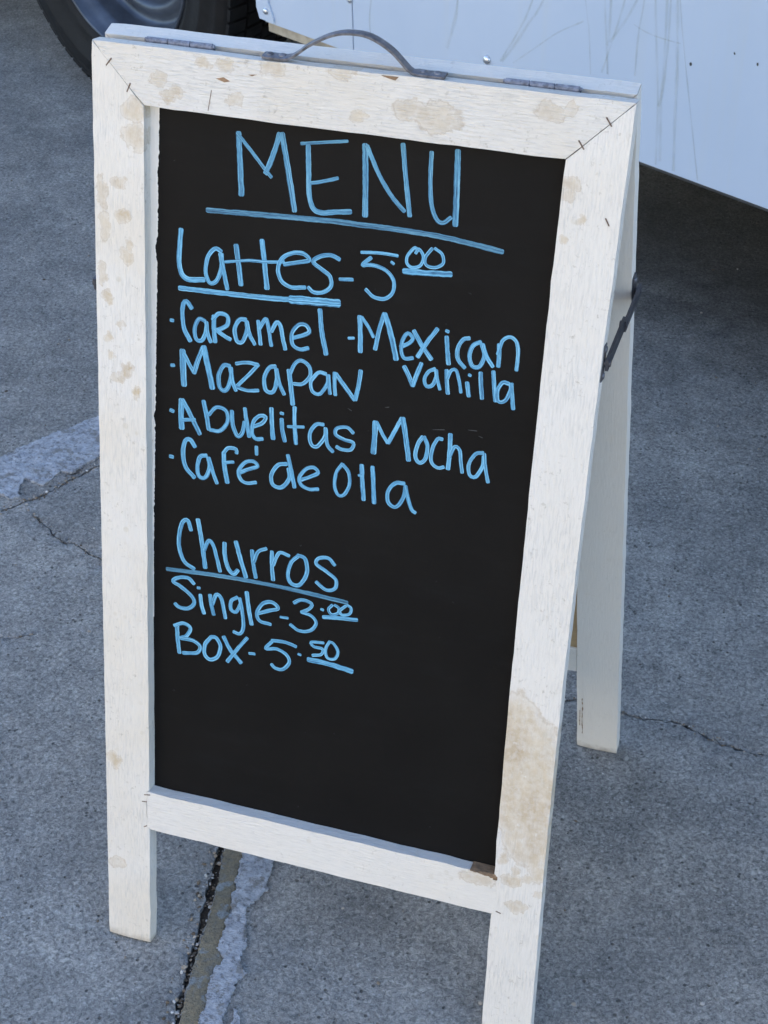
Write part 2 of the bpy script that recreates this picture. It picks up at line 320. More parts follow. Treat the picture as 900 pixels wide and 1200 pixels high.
STAINS = [  # (u, v, radius_u, radius_v, strength)
 (0.4822,0.3508,0.0297,0.0990,0.55),
 (0.4702,0.4146,0.0173,0.0400,0.50),
 (0.4968,0.2913,0.0194,0.0475,0.50),
 (0.4700,0.2623,0.0126,0.0321,0.50),
 (0.3372,1.0036,0.0249,0.0128,0.40),
 (0.3116,1.0082,0.0157,0.0105,0.40),
 (0.4394,1.0201,0.0134,0.0088,0.35),
 (0.4571,1.0251,0.0074,0.0058,0.30),
 (0.1328,1.0276,0.0084,0.0061,0.50),
 (0.1143,1.0264,0.0067,0.0061,0.50),
 (0.0854,0.9976,0.0094,0.0071,0.50),
 (0.0673,1.0081,0.0078,0.0070,0.40),
 (0.1442,0.9965,0.0084,0.0070,0.40),
 (0.0768,0.9927,0.0086,0.0071,0.50),
 (0.1810,1.0306,0.0131,0.0076,0.50),
 (0.2641,0.9958,0.0072,0.0069,0.50),
 (0.0628,0.9824,0.0009,0.0008,0.20),
 (0.0453,0.9756,0.0140,0.0112,0.50),
 (0.0433,0.9513,0.0123,0.0130,0.50),
 (0.0084,0.8935,0.0054,0.0168,0.40),
 (0.0096,0.8600,0.0055,0.0154,0.40),
 (0.0307,0.8722,0.0081,0.0076,0.60),
 (0.0338,0.8335,0.0064,0.0078,0.50),
 (0.0267,0.9059,0.0081,0.0058,0.50),
 (0.0334,0.8717,0.0054,0.0059,0.50),
 (0.0367,0.8459,0.0045,0.0051,0.50),
 (0.0059,0.8121,0.0046,0.0123,0.40),
 (0.0129,0.7887,0.0065,0.0062,0.60),
 (0.0264,0.7624,0.0047,0.0054,0.50),
 (0.0111,0.7457,0.0047,0.0054,0.50),
 (0.0146,0.7272,0.0047,0.0055,0.60),
 (0.0323,0.7138,0.0075,0.0073,0.60),
 (0.0218,0.7056,0.0076,0.0055,0.40),
 (0.0424,0.6926,0.0057,0.0065,0.70),
 (0.0094,0.2474,0.0085,0.0115,0.60),
 (0.0113,0.1048,0.0131,0.0073,0.30),
 (0.4620,0.9609,0.0105,0.0075,0.40),
 (0.4595,0.9476,0.0091,0.0068,0.35),
 (0.4609,0.9106,0.0046,0.0046,0.50),
 (0.4761,0.9283,0.0038,0.0046,0.50),
 (0.4375,0.2033,0.0203,0.0099,0.40),
 (0.4744,0.2117,0.0127,0.0087,0.50),
 (0.4818,0.1802,0.0128,0.0066,0.40),
 (0.5034,0.2001,0.0054,0.0055,0.40),
 (0.2462,1.0332,0.0128,0.0067,0.35),
]

# ------------------------------------------------------------------ helpers
def link(o, parent=None):
    col.objects.link(o)
    if parent is not None:
        o.parent = parent
    return o

def obj_from_bm(name, bm, mat, parent=None, smooth=False, loc=None, rot=None):
    me = bpy.data.meshes.new(name)
    bmesh.ops.recalc_face_normals(bm, faces=bm.faces)
    bm.to_mesh(me)
    bm.free()
    if mat is not None:
        me.materials.append(mat)
    if smooth:
        for f in me.polygons:
            f.use_smooth = True
    o = bpy.data.objects.new(name, me)
    if loc is not None:
        o.location = loc
    if rot is not None:
        o.rotation_euler = rot
    return link(o, parent)

def thing(name, label, cat, loc=(0, 0, 0), rotz=0.0, group=None):
    o = bpy.data.objects.new(name, None)
    o.empty_display_size = 0.1
    o.location = loc
    o.rotation_euler = (0, 0, rotz)
    o['label'] = label
    o['category'] = cat
    if group:
        o['group'] = group
    return link(o)

def box(bm, x0, x1, y0, y1, z0, z1, bevel=0.0):
    vs_ = [bm.verts.new((x, y, z)) for x in (x0, x1) for y in (y0, y1) for z in (z0, z1)]
    fs = []
    for q in ((0, 1, 3, 2), (4, 6, 7, 5), (0, 4, 5, 1), (2, 3, 7, 6), (0, 2, 6, 4), (1, 5, 7, 3)):
        fs.append(bm.faces.new([vs_[i] for i in q]))
    if bevel > 0:
        es = list({e for f in fs for e in f.edges})
        bmesh.ops.bevel(bm, geom=es, offset=bevel, segments=2, affect='EDGES', profile=0.6)

def lathe(bm, profile, axis_pt, axis, ref, seg=64, arc=None):
    """profile: (radius, offset along axis)"""
    axis = Vector(axis).normalized()
    ref = Vector(ref).normalized()
    third = axis.cross(ref)
    rings = []
    for r, a in profile:
        ring = []
        for k in range(seg):
            t = 2 * math.pi * k / seg
            ring.append(bm.verts.new(Vector(axis_pt) + axis * a + (ref * math.cos(t) + third * math.sin(t)) * r))
        rings.append(ring)
    for i in range(len(rings) - 1):
        for k in range(seg):
            bm.faces.new((rings[i][k], rings[i][(k + 1) % seg], rings[i + 1][(k + 1) % seg], rings[i + 1][k]))
    return rings

def tube(bm, a, b, r, seg=12, caps=True):
    a, b = Vector(a), Vector(b)
    ax = (b - a).normalized()
    ref = ax.orthogonal()
    rings = lathe(bm, [(r, 0), (r, (b - a).length)], a, ax, ref, seg)
    if caps:
        bm.faces.new(rings[0])
        bm.faces.new(rings[1])

def fbm(x, y, z=0.0, o=3):
    return noise.fractal(Vector((x, y, z)), 1.0, 2.0, o)

def subdivide_line(pts, step, closed=False, limit=None):
    out = []
    n = len(pts)
    for i in range(n if closed else n - 1):
        a, b = Vector(pts[i]), Vector(pts[(i + 1) % n])
        L = (b - a).length
        k = max(1, int(L / step))
        if limit and k > limit:
            k = limit
        for j in range(k):
            out.append(a.lerp(b, j / k))
    if not closed:
        out.append(Vector(pts[-1]))
    return out

def inside(p, poly):
    x, y = p[0], p[1]
    r = False
    j = len(poly) - 1
    for i in range(len(poly)):
        xi, yi = poly[i][0], poly[i][1]
        xj, yj = poly[j][0], poly[j][1]
        if (yi > y) != (yj > y) and x < (xj - xi) * (y - yi) / (yj - yi) + xi:
            r = not r
        j = i
    return r

# ------------------------------------------------------------------ node helpers
class NT:
    def __init__(self, name):
        self.mat = bpy.data.materials.new(name)
        self.mat.use_nodes = True
        self.t = self.mat.node_tree
        self.t.nodes.clear()
        self.out = self.n('ShaderNodeOutputMaterial')
        self.bsdf = self.n('ShaderNodeBsdfPrincipled')
        self.l(self.bsdf.outputs[0], self.out.inputs[0])
    def n(self, kind, **kw):
        nd = self.t.nodes.new(kind)
        for k, v in kw.items():
            setattr(nd, k, v)
        return nd
    def l(self, a, b):
        self.t.links.new(a, b)
    def put(self, sock, v):
        if hasattr(v, 'is_output') or hasattr(v, 'links'):
            self.l(v, sock)
        else:
            sock.default_value = v
    def coord(self, kind='Object'):
        return self.n('ShaderNodeTexCoord').outputs[kind]
    def mapping(self, vec, scale=(1, 1, 1), loc=(0, 0, 0), rot=(0, 0, 0)):
        m = self.n('ShaderNodeMapping')
        self.l(vec, m.inputs[0])
        m.inputs['Scale'].default_value = scale
        m.inputs['Location'].default_value = loc
        m.inputs['Rotation'].default_value = rot
        return m.outputs[0]
    def noise(self, vec, scale, detail=4, rough=0.5, dist=0.0):
        nd = self.n('ShaderNodeTexNoise')
        self.l(vec, nd.inputs['Vector'])
        nd.inputs['Scale'].default_value = scale
        nd.inputs['Detail'].default_value = detail
        nd.inputs['Roughness'].default_value = rough
        nd.inputs['Distortion'].default_value = dist
        return nd.outputs[0]
    def voronoi(self, vec, scale, feature='F1', out='Distance', rand=1.0):
        nd = self.n('ShaderNodeTexVoronoi', feature=feature)
        self.l(vec, nd.inputs['Vector'])
        nd.inputs['Scale'].default_value = scale
        nd.inputs['Randomness'].default_value = rand
        return nd.outputs[out]
    def ramp(self, fac, stops, interp='LINEAR'):
        r = self.n('ShaderNodeValToRGB')
        r.color_ramp.interpolation = interp
        el = r.color_ramp.elements
        while len(el) < len(stops):
            el.new(0.5)
        for e, (p, c) in zip(el, stops):
            e.position = p
            e.color = (c, c, c, 1) if isinstance(c, (int, float)) else (*c, 1)
        self.l(fac, r.inputs[0])
        return r.outputs[0]
    def math(self, op, a, b=0.0, c=None):
        m = self.n('ShaderNodeMath', operation=op)
        self.put(m.inputs[0], a)
        self.put(m.inputs[1], b)
        if c is not None:
            self.put(m.inputs[2], c)
        return m.outputs[0]
    def mix(self, fac, a, b, mode='MIX'):
        m = self.n('ShaderNodeMix', data_type='RGBA', blend_type=mode)
        self.put(m.inputs[0], fac)
        for s, v in ((m.inputs[6], a), (m.inputs[7], b)):
            if isinstance(v, (tuple, list)):
                s.default_value = (*v, 1)
            else:
                self.l(v, s)
        return m.outputs[2]
    def bump(self, h, strength, dist, normal=None):
        b = self.n('ShaderNodeBump')
        b.inputs['Strength'].default_value = strength
        b.inputs['Distance'].default_value = dist
        self.l(h, b.inputs['Height'])
        if normal is not None:
            self.l(normal, b.inputs['Normal'])
        return b.outputs[0]
    def set(self, **kw):
        names = dict(color='Base Color', rough='Roughness', metal='Metallic', normal='Normal', spec='Specular IOR Level', coat='Coat Weight', coat_rough='Coat Roughness', alpha='Alpha')
        for k, v in kw.items():
            s = self.bsdf.inputs[names[k]]
            if isinstance(v, (tuple, list)):
                s.default_value = (*v, 1)
            else:
                self.put(s, v)
        return self.mat

def concrete_material():
    m = NT('weathered_concrete')
    P = m.coord()
    big = m.ramp(m.noise(P, 1.7, 5, 0.6), [(0.3, 0.0), (0.72, 1.0)])
    mid = m.noise(P, 26, 5, 0.62)
    fine = m.noise(P, 185, 4, 0.72, 0.8)
    worm = m.noise(P, 240, 2, 0.6, 3.0)
    cell = m.n('ShaderNodeTexVoronoi', feature='F1')
    m.l(P, cell.inputs['Vector'])
    cell.inputs['Scale'].default_value = 340
    cellv = m.n('ShaderNodeSeparateColor')
    m.l(cell.outputs['Color'], cellv.inputs[0])
    cellr = cellv.outputs[0]
    c = m.mix(big, (0.258, 0.250, 0.235), (0.372, 0.360, 0.337))
    c = m.mix(m.ramp(mid, [(0.36, 0.0), (0.66, 1.0)]), c, m.mix(1.0, c, (0.74, 0.74, 0.745), 'MULTIPLY'))
    patchy = m.noise(m.mapping(P, loc=(1.3, 8.2, 0)), 7.5, 4, 0.6)
    c = m.mix(m.ramp(patchy, [(0.35, 0.0), (0.68, 1.0)]), m.mix(1.0, c, (1.13, 1.12, 1.10), 'MULTIPLY'), m.mix(1.0, c, (0.76, 0.77, 0.78), 'MULTIPLY'))
    c = m.mix(m.ramp(fine, [(0.32, 0.0), (0.68, 1.0)]), m.mix(1.0, c, (0.34, 0.35, 0.36), 'MULTIPLY'), m.mix(1.0, c, (1.56, 1.55, 1.53), 'MULTIPLY'))
    c = m.mix(m.ramp(cellr, [(0.0, 0.0), (1.0, 1.0)]), m.mix(1.0, c, (0.82, 0.82, 0.83), 'MULTIPLY'), m.mix(1.0, c, (1.19, 1.19, 1.18), 'MULTIPLY'))
    c = m.mix(m.ramp(worm, [(0.60, 0.0), (0.66, 0.75)]), c, (0.46, 0.455, 0.44))
    # pale sand grains and dark pits
    PW = m.mapping(P, scale=(1, 1.7, 1), rot=(0, 0, 0.6))
    grain = m.ramp(m.voronoi(PW, 105, out='Distance'), [(0.20, 1.0), (0.27, 0.0)])
    gsel = m.ramp(m.noise(P, 60, 2), [(0.53, 0.0), (0.58, 1.0)])
    grain2 = m.ramp(m.voronoi(m.mapping(P, scale=(1.5, 1, 1), loc=(4, 9, 0)), 42, out='Distance'), [(0.14, 0.8), (0.20, 0.0)])
    gsel2 = m.ramp(m.noise(m.mapping(P, loc=(6, 6, 0)), 16, 2), [(0.57, 0.0), (0.60, 1.0)])
    c = m.mix(m.math('MULTIPLY', grain2, gsel2), c, (0.40, 0.385, 0.355))
    c = m.mix(m.math('MULTIPLY', m.math('MULTIPLY', grain, gsel), 0.62), c, (0.50, 0.49, 0.47))
    pit = m.ramp(m.voronoi(m.mapping(P, loc=(3.1, 1.7, 0)), 85), [(0.13, 1.0), (0.20, 0.0)])
    psel = m.ramp(m.noise(m.mapping(P, loc=(5, 2, 0)), 24, 2), [(0.54, 0.0), (0.58, 1.0)])
    pits = m.math('MULTIPLY', pit, psel)
    c = m.mix(m.math('MULTIPLY', pits, 0.8), c, (0.06, 0.058, 0.055))
    # broad dark traffic film
    film = m.ramp(m.noise(m.mapping(P, loc=(9, 4, 0)), 0.9, 4, 0.7), [(0.45, 0.0), (0.75, 0.35)])
    c = m.mix(film, c, (0.135, 0.138, 0.14))
    # under-truck shade painted into the concrete, together with some oil staining
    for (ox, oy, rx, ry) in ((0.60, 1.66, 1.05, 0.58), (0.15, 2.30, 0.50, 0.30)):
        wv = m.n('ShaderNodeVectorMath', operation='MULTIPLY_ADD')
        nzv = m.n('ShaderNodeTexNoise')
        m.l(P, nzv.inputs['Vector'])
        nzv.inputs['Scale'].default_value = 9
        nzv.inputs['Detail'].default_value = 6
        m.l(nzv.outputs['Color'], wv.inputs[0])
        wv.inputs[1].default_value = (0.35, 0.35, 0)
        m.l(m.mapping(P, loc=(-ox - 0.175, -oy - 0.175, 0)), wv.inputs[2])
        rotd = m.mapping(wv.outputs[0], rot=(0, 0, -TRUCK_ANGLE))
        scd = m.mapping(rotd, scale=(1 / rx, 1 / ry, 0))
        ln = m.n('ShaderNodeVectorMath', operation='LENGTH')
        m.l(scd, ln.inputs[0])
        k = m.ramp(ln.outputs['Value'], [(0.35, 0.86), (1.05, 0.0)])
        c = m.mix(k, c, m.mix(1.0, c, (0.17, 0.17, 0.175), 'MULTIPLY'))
    h = m.math('ADD', m.math('MULTIPLY', fine, 1.0), m.math('ADD', m.math('MULTIPLY', worm, 0.5), m.math('MULTIPLY', mid, 1.2)))
    h = m.math('SUBTRACT', h, m.math('MULTIPLY', pits, 1.5))
    return m.set(color=c, rough=0.88, spec=0.25, normal=m.bump(h, 1.0, 0.0028))

def soil_material():
    m = NT('dark_grit_soil')
    P = m.coord()
    c = m.ramp(m.noise(P, 180, 4, 0.7), [(0.3, (0.012, 0.010, 0.008)), (0.55, (0.045, 0.034, 0.024)), (0.8, (0.11, 0.085, 0.06))])
    return m.set(color=c, rough=0.95, normal=m.bump(m.noise(P, 240, 3), 1.0, 0.003))

def sealant_material():
    m = NT('ochre_joint_residue')
    P = m.coord()
    c = m.ramp(m.noise(P, 55, 5, 0.65, 0.8), [(0.28, (0.17, 0.18, 0.175)), (0.45, (0.20, 0.175, 0.125)), (0.6, (0.245, 0.20, 0.125)), (0.78, (0.30, 0.27, 0.20))])
    blue = m.ramp(m.noise(m.mapping(P, loc=(2, 7, 0)), 48, 3), [(0.58, 0.0), (0.66, 0.8)])
    c = m.mix(blue, c, (0.27, 0.32, 0.35))
    f = m.noise(P, 300, 3, 0.7)
    c = m.mix(m.ramp(f, [(0.3, 0.5), (0.6, 0.0)]), c, (0.07, 0.06, 0.045))
    return m.set(color=c, rough=0.85, normal=m.bump(m.noise(P, 110, 5, 0.7), 1.0, 0.008))

def old_paint_material():
    m = NT('worn_pale_blue_paint')
    P = m.coord()
    n1 = m.noise(P, 75, 5, 0.65, 0.6)
    c = m.ramp(n1, [(0.28, (0.28, 0.295, 0.33)), (0.5, (0.43, 0.455, 0.50)), (0.72, (0.62, 0.64, 0.68))])
    sp = m.ramp(m.noise(P, 150, 4, 0.7), [(0.38, 0.9), (0.49, 0.0)])
    c = m.mix(sp, c, (0.20, 0.205, 0.22))
    worn = m.ramp(m.noise(m.mapping(P, loc=(1, 3, 0)), 34, 5, 0.7), [(0.55, 0.0), (0.62, 0.85)])
    c = m.mix(worn, c, (0.235, 0.225, 0.21))
    return m.set(color=c, rough=0.75, normal=m.bump(m.noise(m.mapping(P, scale=(1, 1.6, 1)), 95, 6, 0.7, 0.5), 1.0, 0.010))

def wood_material(name, along, stains, warm=0.35, dirt=1.0, relief=0.0011):
    """white paint on rough sawn boards; along = 'u' or 'v' grain direction in the panel's own (u, depth, v) frame"""
    m = NT(name)
    P = m.coord()
    sc = (6, 60, 60) if along == 'u' else (60, 60, 6)
    G = m.mapping(P, scale=sc)
    grain = m.noise(G, 9, 6, 0.65, 0.4)
    ripple = m.noise(m.mapping(P, scale=(22, 60, 150) if along == 'u' else (150, 60, 22)), 3.0, 3, 0.55)
    speck = m.noise(P, 170, 4, 0.7)
    blotch = m.noise(P, 14, 4, 0.6)
    warmn = m.ramp(m.noise(m.mapping(P, loc=(4, 1, 2)), 6, 4, 0.6), [(0.35, 0.0), (0.7, warm)])
    c = m.mix(warmn, (0.715, 0.673, 0.612), (0.68, 0.60, 0.485))
    # greyish rubbed grain where the paint is thin
    rub = m.math('MULTIPLY', m.ramp(grain, [(0.46, 0.0), (0.66, 0.55 * dirt)]), m.ramp(blotch, [(0.36, 0.15), (0.60, 1.0)]))
    c = m.mix(rub, c, (0.50, 0.475, 0.435))
    sp = m.math('MULTIPLY', m.ramp(speck, [(0.57, 0.0), (0.67, 0.7 * dirt)]), m.ramp(m.noise(m.mapping(P, loc=(7, 0, 3)), 30, 3), [(0.45, 0.0), (0.6, 1.0)]))
    c = m.mix(sp, c, (0.46, 0.41, 0.34))
    # bare tan patches where the paint has weathered away
    wob = m.n('ShaderNodeTexNoise')
    m.l(P, wob.inputs['Vector'])
    wob.inputs['Scale'].default_value = 60
    wob.inputs['Detail'].default_value = 6
    wob.inputs['Roughness'].default_value = 0.65
    off = m.n('ShaderNodeVectorMath', operation='MULTIPLY_ADD')
    m.l(wob.outputs['Color'], off.inputs[0])
    off.inputs[1].default_value = (0.026, 0.0, 0.026)
    off.inputs[2].default_value = (-0.013, 0.0, -0.013)
    add = m.n('ShaderNodeVectorMath', operation='ADD')
    m.l(P, add.inputs[0])
    m.l(off.outputs[0], add.inputs[1])
    total = None
    for (u, v, ru, rv, k) in stains:
        mp = m.n('ShaderNodeVectorMath', operation='MULTIPLY_ADD')
        m.l(add.outputs[0], mp.inputs[0])
        mp.inputs[1].default_value = (1 / ru, 0, 1 / rv)
        mp.inputs[2].default_value = (-u / ru, 0, -v / rv)
        ln = m.n('ShaderNodeVectorMath', operation='LENGTH')
        m.l(mp.outputs[0], ln.inputs[0])
        mr = m.n('ShaderNodeMapRange')
        mr.interpolation_type = 'SMOOTHSTEP'
        m.l(ln.outputs['Value'], mr.inputs[0])
        mr.inputs[1].default_value = 1.20
        mr.inputs[2].default_value = 0.55
        mr.inputs[3].default_value = 0.0
        mr.inputs[4].default_value = k
        total = mr.outputs[0] if total is None else m.math('MAXIMUM', total, mr.outputs[0])
    if total is not None:
        tan = m.ramp(m.noise(P, 55, 5, 0.7), [(0.3, (0.50, 0.395, 0.265)), (0.7, (0.64, 0.545, 0.41))])
        flecks = m.ramp(m.noise(P, 120, 4, 0.7), [(0.42, 1.0), (0.62, 0.55)])
        islands = m.ramp(m.noise(m.mapping(P, loc=(3, 3, 3)), 75, 5, 0.72), [(0.33, 0.15), (0.41, 1.0)])
        flecks = m.math('MULTIPLY', flecks, islands)
        browner = m.ramp(m.noise(m.mapping(P, scale=(1, 1, 0.5), loc=(8, 2, 5)), 24, 4, 0.6), [(0.48, 0.0), (0.70, 0.6)])
        tan = m.mix(browner, tan, (0.40, 0.285, 0.165))
        c = m.mix(m.math('MULTIPLY', m.math('MULTIPLY', total, 1.6), flecks), c, tan)
        ringm = m.ramp(total, [(0.03, 0.0), (0.12, 0.5), (0.22, 0.0)])
        c = m.mix(m.math('MULTIPLY', ringm, flecks), c, (0.42, 0.31, 0.19))
    # light grime drips (small, everywhere)
    spot = m.ramp(m.voronoi(m.mapping(P, scale=(1, 0.01, 1)), 62), [(0.16, 1.0), (0.24, 0.0)])
    ssel = m.ramp(m.noise(m.mapping(P, loc=(2, 5, 1)), 17, 3), [(0.58, 0.0), (0.66, 0.42 * dirt)])
    c = m.mix(m.math('MULTIPLY', spot, ssel), c, (0.55, 0.48, 0.37))
    sepw = m.n('ShaderNodeSeparateXYZ')
    m.l(P, sepw.inputs[0])
    foot = m.math('ADD', sepw.outputs[2], m.math('MULTIPLY', m.noise(P, 60, 4, 0.7), 0.03))
    c = m.mix(m.ramp(foot, [(0.012, 0.75), (0.026, 0.0)]), c, (0.30, 0.25, 0.185))
    h = m.math('ADD', m.math('MULTIPLY', ripple, 1.0), m.math('ADD', m.math('MULTIPLY', grain, 0.8), m.math('MULTIPLY', speck, 0.4)))
    return m.set(color=c, rough=0.62, spec=0.3, normal=m.bump(h, 1.0, relief))

def simple(name, color, rough=0.6, metal=0.0, nscale=60, namp=0.15, bump=0.0, spec=0.4):
    m = NT(name)
    P = m.coord()
    nz = m.noise(P, nscale, 5, 0.6)
    lo = tuple(max(0, v * (1 - namp * 2)) for v in color)
    hi = tuple(min(1, v * (1 + namp * 2)) for v in color)
    c = m.ramp(nz, [(0.25, lo), (0.75, hi)])
    kw = dict(color=c, rough=m.math('MULTIPLY_ADD', nz, 0.2, rough - 0.1), metal=metal, spec=spec)
    if bump > 0:
        kw['normal'] = m.bump(m.noise(P, nscale * 3, 4, 0.65), 0.8, bump)
    return m.set(**kw)

def chalkboard_material():
    m = NT('black_chalkboard_paint')
    P = m.coord()
    nz = m.noise(P, 9, 5, 0.6)
    c = m.ramp(nz, [(0.3, (0.0046, 0.0042, 0.004)), (0.7, (0.007, 0.0064, 0.006))])
    smear = m.ramp(m.noise(m.mapping(P, scale=(3, 1, 12)), 4, 6, 0.7), [(0.52, 0.0), (0.85, 0.10)])
    c = m.mix(smear, c, (0.03, 0.034, 0.038))
    tiny = m.ramp(m.noise(P, 150, 2, 0.5), [(0.76, 0.0), (0.82, 0.35)])
    c = m.mix(tiny, c, (0.07, 0.075, 0.08))
    return m.set(color=c, rough=0.62, spec=0.11, normal=m.bump(m.noise(P, 320, 3), 0.25, 0.0004))

def marker_material(name, strength=1.0):
    """blue liquid-chalk ink: streaks run along the stroke (UV: x along in metres, y across 0..1)"""
    m = NT(name)
    uv = m.coord('UV')
    st = m.noise(m.mapping(uv, scale=(14, 7.0, 1)), 1.0, 2, 0.5, 0.15)
    st2 = m.noise(m.mapping(uv, scale=(120, 9, 1), loc=(3, 2, 0)), 1.0, 3, 0.6)
    sep = m.n('ShaderNodeSeparateXYZ')
    m.l(uv, sep.inputs[0])
    edge = m.math('ABSOLUTE', m.math('SUBTRACT', sep.outputs[1], 0.5))
    edge = m.ramp(edge, [(0.20, 0.0), (0.42, 1.0)])
    k = m.math('ADD', m.math('MULTIPLY', st, 0.62), m.math('MULTIPLY', st2, 0.38))
    k = m.math('ADD', k, m.math('MULTIPLY', edge, 0.02))
    d = strength
    c = m.ramp(k, [(0.36, (0.022 * d, 0.075 * d, 0.13 * d)), (0.45, (0.06 * d, 0.21 * d, 0.36 * d)), (0.53, (0.115 * d, 0.36 * d, 0.55 * d)), (0.64, (0.26 * d, 0.56 * d, 0.73 * d))])
    return m.set(color=c, rough=0.55, spec=0.3)

def truck_paint_material():
    m = NT('white_truck_paint')
    P = m.coord()
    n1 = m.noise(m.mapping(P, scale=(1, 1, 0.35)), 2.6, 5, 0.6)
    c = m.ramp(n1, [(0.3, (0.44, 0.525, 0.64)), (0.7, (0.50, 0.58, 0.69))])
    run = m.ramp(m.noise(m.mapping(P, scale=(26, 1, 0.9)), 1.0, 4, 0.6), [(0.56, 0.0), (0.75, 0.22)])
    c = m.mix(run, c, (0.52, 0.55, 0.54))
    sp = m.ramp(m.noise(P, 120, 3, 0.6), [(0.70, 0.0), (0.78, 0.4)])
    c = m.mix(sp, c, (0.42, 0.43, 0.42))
    return m.set(color=c, rough=0.42, spec=0.4, normal=m.bump(m.noise(P, 3.5, 3), 0.12, 0.02))

def drip_material():
    m = NT('dried_drip_stain')
    P = m.coord()
    a = m.ramp(m.noise(m.mapping(P, scale=(40, 1, 9)), 1.6, 4, 0.6), [(0.3, 0.03), (0.7, 0.28)])
    uv = m.n('ShaderNodeSeparateXYZ')
    m.l(m.coord('UV'), uv.inputs[0])
    e = m.math('SUBTRACT', 1.0, m.math('MULTIPLY', m.math('ABSOLUTE', m.math('SUBTRACT', uv.outputs[1], 0.5)), 2.0))
    return m.set(color=(0.36, 0.37, 0.27), rough=0.6, alpha=m.math('MULTIPLY', a, m.math('POWER', e, 0.7)))

def pebble_material(name, tint=1.0):
    m = NT(name)
    g = m.n('ShaderNodeNewGeometry').outputs['Random Per Island']
    c = m.ramp(g, [(0.0, (0.06, 0.042, 0.028)), (0.4, (0.20, 0.15, 0.10)), (0.75, (0.34, 0.29, 0.23)), (0.92, (0.40, 0.38, 0.35)), (1.0, (0.58, 0.56, 0.53))])
    return m.set(color=c, rough=0.8)

MAT = dict(
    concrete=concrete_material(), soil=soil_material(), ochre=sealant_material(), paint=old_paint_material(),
    board=chalkboard_material(), ink=marker_material('blue_chalk_ink'), ink_dim=marker_material('thin_blue_chalk_ink', 0.58), ink_menu=marker_material('dry_blue_chalk_ink', 0.78),
    truck=truck_paint_material(), drip=drip_material(), pebble=pebble_material('loose_pebbles'),
    hardboard=simple('raw_hardboard', (0.40, 0.29, 0.16), 0.8, nscale=40),
    barewood=simple('bare_splintered_wood', (0.24, 0.15, 0.085), 0.8, nscale=90, namp=0.35, bump=0.002),
    metal=simple('dull_grey_steel', (0.15, 0.15, 0.165), 0.45, 0.55, nscale=160, namp=0.3),
    hinge=simple('painted_hinge', (0.24, 0.24, 0.27), 0.55, 0.2, nscale=200, namp=0.3),
    blackmetal=simple('blackened_steel', (0.085, 0.085, 0.095), 0.40, 0.6, nscale=90),
    staple=simple('rusty_staple', (0.15, 0.10, 0.07), 0.7, 0.3, nscale=300, namp=0.3),
    chrome=simple('bright_rivet', (0.62, 0.63, 0.65), 0.3, 0.8, nscale=80),
    rubber=simple('black_tyre_rubber', (0.009, 0.0095, 0.0105), 0.6, nscale=30, namp=0.25, bump=0.0012, spec=0.22),
    rim=simple('grey_wheel_steel', (0.075, 0.09, 0.115), 0.38, 0.5, nscale=14, namp=0.2),
    under=simple('dark_chassis', (0.022, 0.022, 0.023), 0.8, nscale=12, namp=0.3),
    sill=simple('dirty_tan_sill', (0.36, 0.32, 0.245), 0.75, nscale=25, namp=0.25, bump=0.001),
    darksill=simple('grey_sill', (0.05, 0.053, 0.056), 0.6, nscale=20, namp=0.2),
)

# ------------------------------------------------------------------ the ground: three concrete slabs round an open joint
def gz(x, y):
    return 0.0011 * fbm(x * 6, y * 6, 0.3) + 0.0004 * fbm(x * 30, y * 30, 4.0, 2)

def in_view(x, y):
    return -1.9 < x < 1.3 and -0.75 < y < 3.2

def jit_edge(pts, step, amp, seed, scale=45):
    out = []
    for p in subdivide_line(pts, step, limit=260):
        if in_view(p[0], p[1]):
            out.append(Vector((p[0] + amp * fbm(p[0] * scale, p[1] * scale, seed), p[1] + amp * fbm(p[0] * scale, p[1] * scale, seed + 9))))
        else:
            out.append(Vector((p[0], p[1])))
    return out

def flat_mesh(bm, outline, holes, zf, depth, grid=None, edge_drop=0.0, wall=True):
    """triangulated sheet with an outline, holes, extra grid points and side walls"""
    pts, edges = [], []
    def ring(r):
        s = len(pts)
        pts.extend([Vector((p[0], p[1])) for p in r])
        for i in range(len(r)):
            edges.append((s + i, s + (i + 1) % len(r)))
    ring(outline)
    for h in holes:
        ring(h)
    nb = len(pts)
    if grid:
        pts.extend(grid)
    vo, eo, fo, ov, oe, of = delaunay_2d_cdt(pts, edges, [], 0, 1e-6)
    bd = set()
    for i, src in enumerate(ov):
        if any(s < nb for s in src):
            bd.add(i)
    bv = []
    for i, v in enumerate(vo):
        z = zf(v[0], v[1])
        if i in bd and edge_drop and in_view(v[0], v[1]):
            z -= edge_drop * abs(fbm(v[0] * 60, v[1] * 60, 2.0)) * 1.6
        bv.append(bm.verts.new((v[0], v[1], z)))
    for f in fo:
        c = sum((Vector(vo[i]) for i in f), Vector((0, 0))) / len(f)
        if inside(c, outline) and not any(inside(c, h) for h in holes):
            fc = bm.faces.new([bv[i] for i in f])
            fc.smooth = True
            if fc.normal.z < 0:
                fc.normal_flip()
    bm.normal_update()
    for f in bm.faces:
        if f.normal.z < 0:
            f.normal_flip()
    if wall:
        for e in [e for e in bm.edges if len(e.link_faces) == 1]:
            a, b = e.verts
            q = [bm.verts.new(a.co), bm.verts.new(b.co), bm.verts.new(b.co - Vector((0, 0, depth))), bm.verts.new(a.co - Vector((0, 0, depth)))]
            bm.faces.new(q)
    for v in [v for v in bm.verts if not v.link_faces]:
        bm.verts.remove(v)

def finish(name, bm, mat, parent=None):
    me = bpy.data.meshes.new(name)
    bm.to_mesh(me)
    bm.free()
    me.materials.append(mat)
    return link(bpy.data.objects.new(name, me), parent)

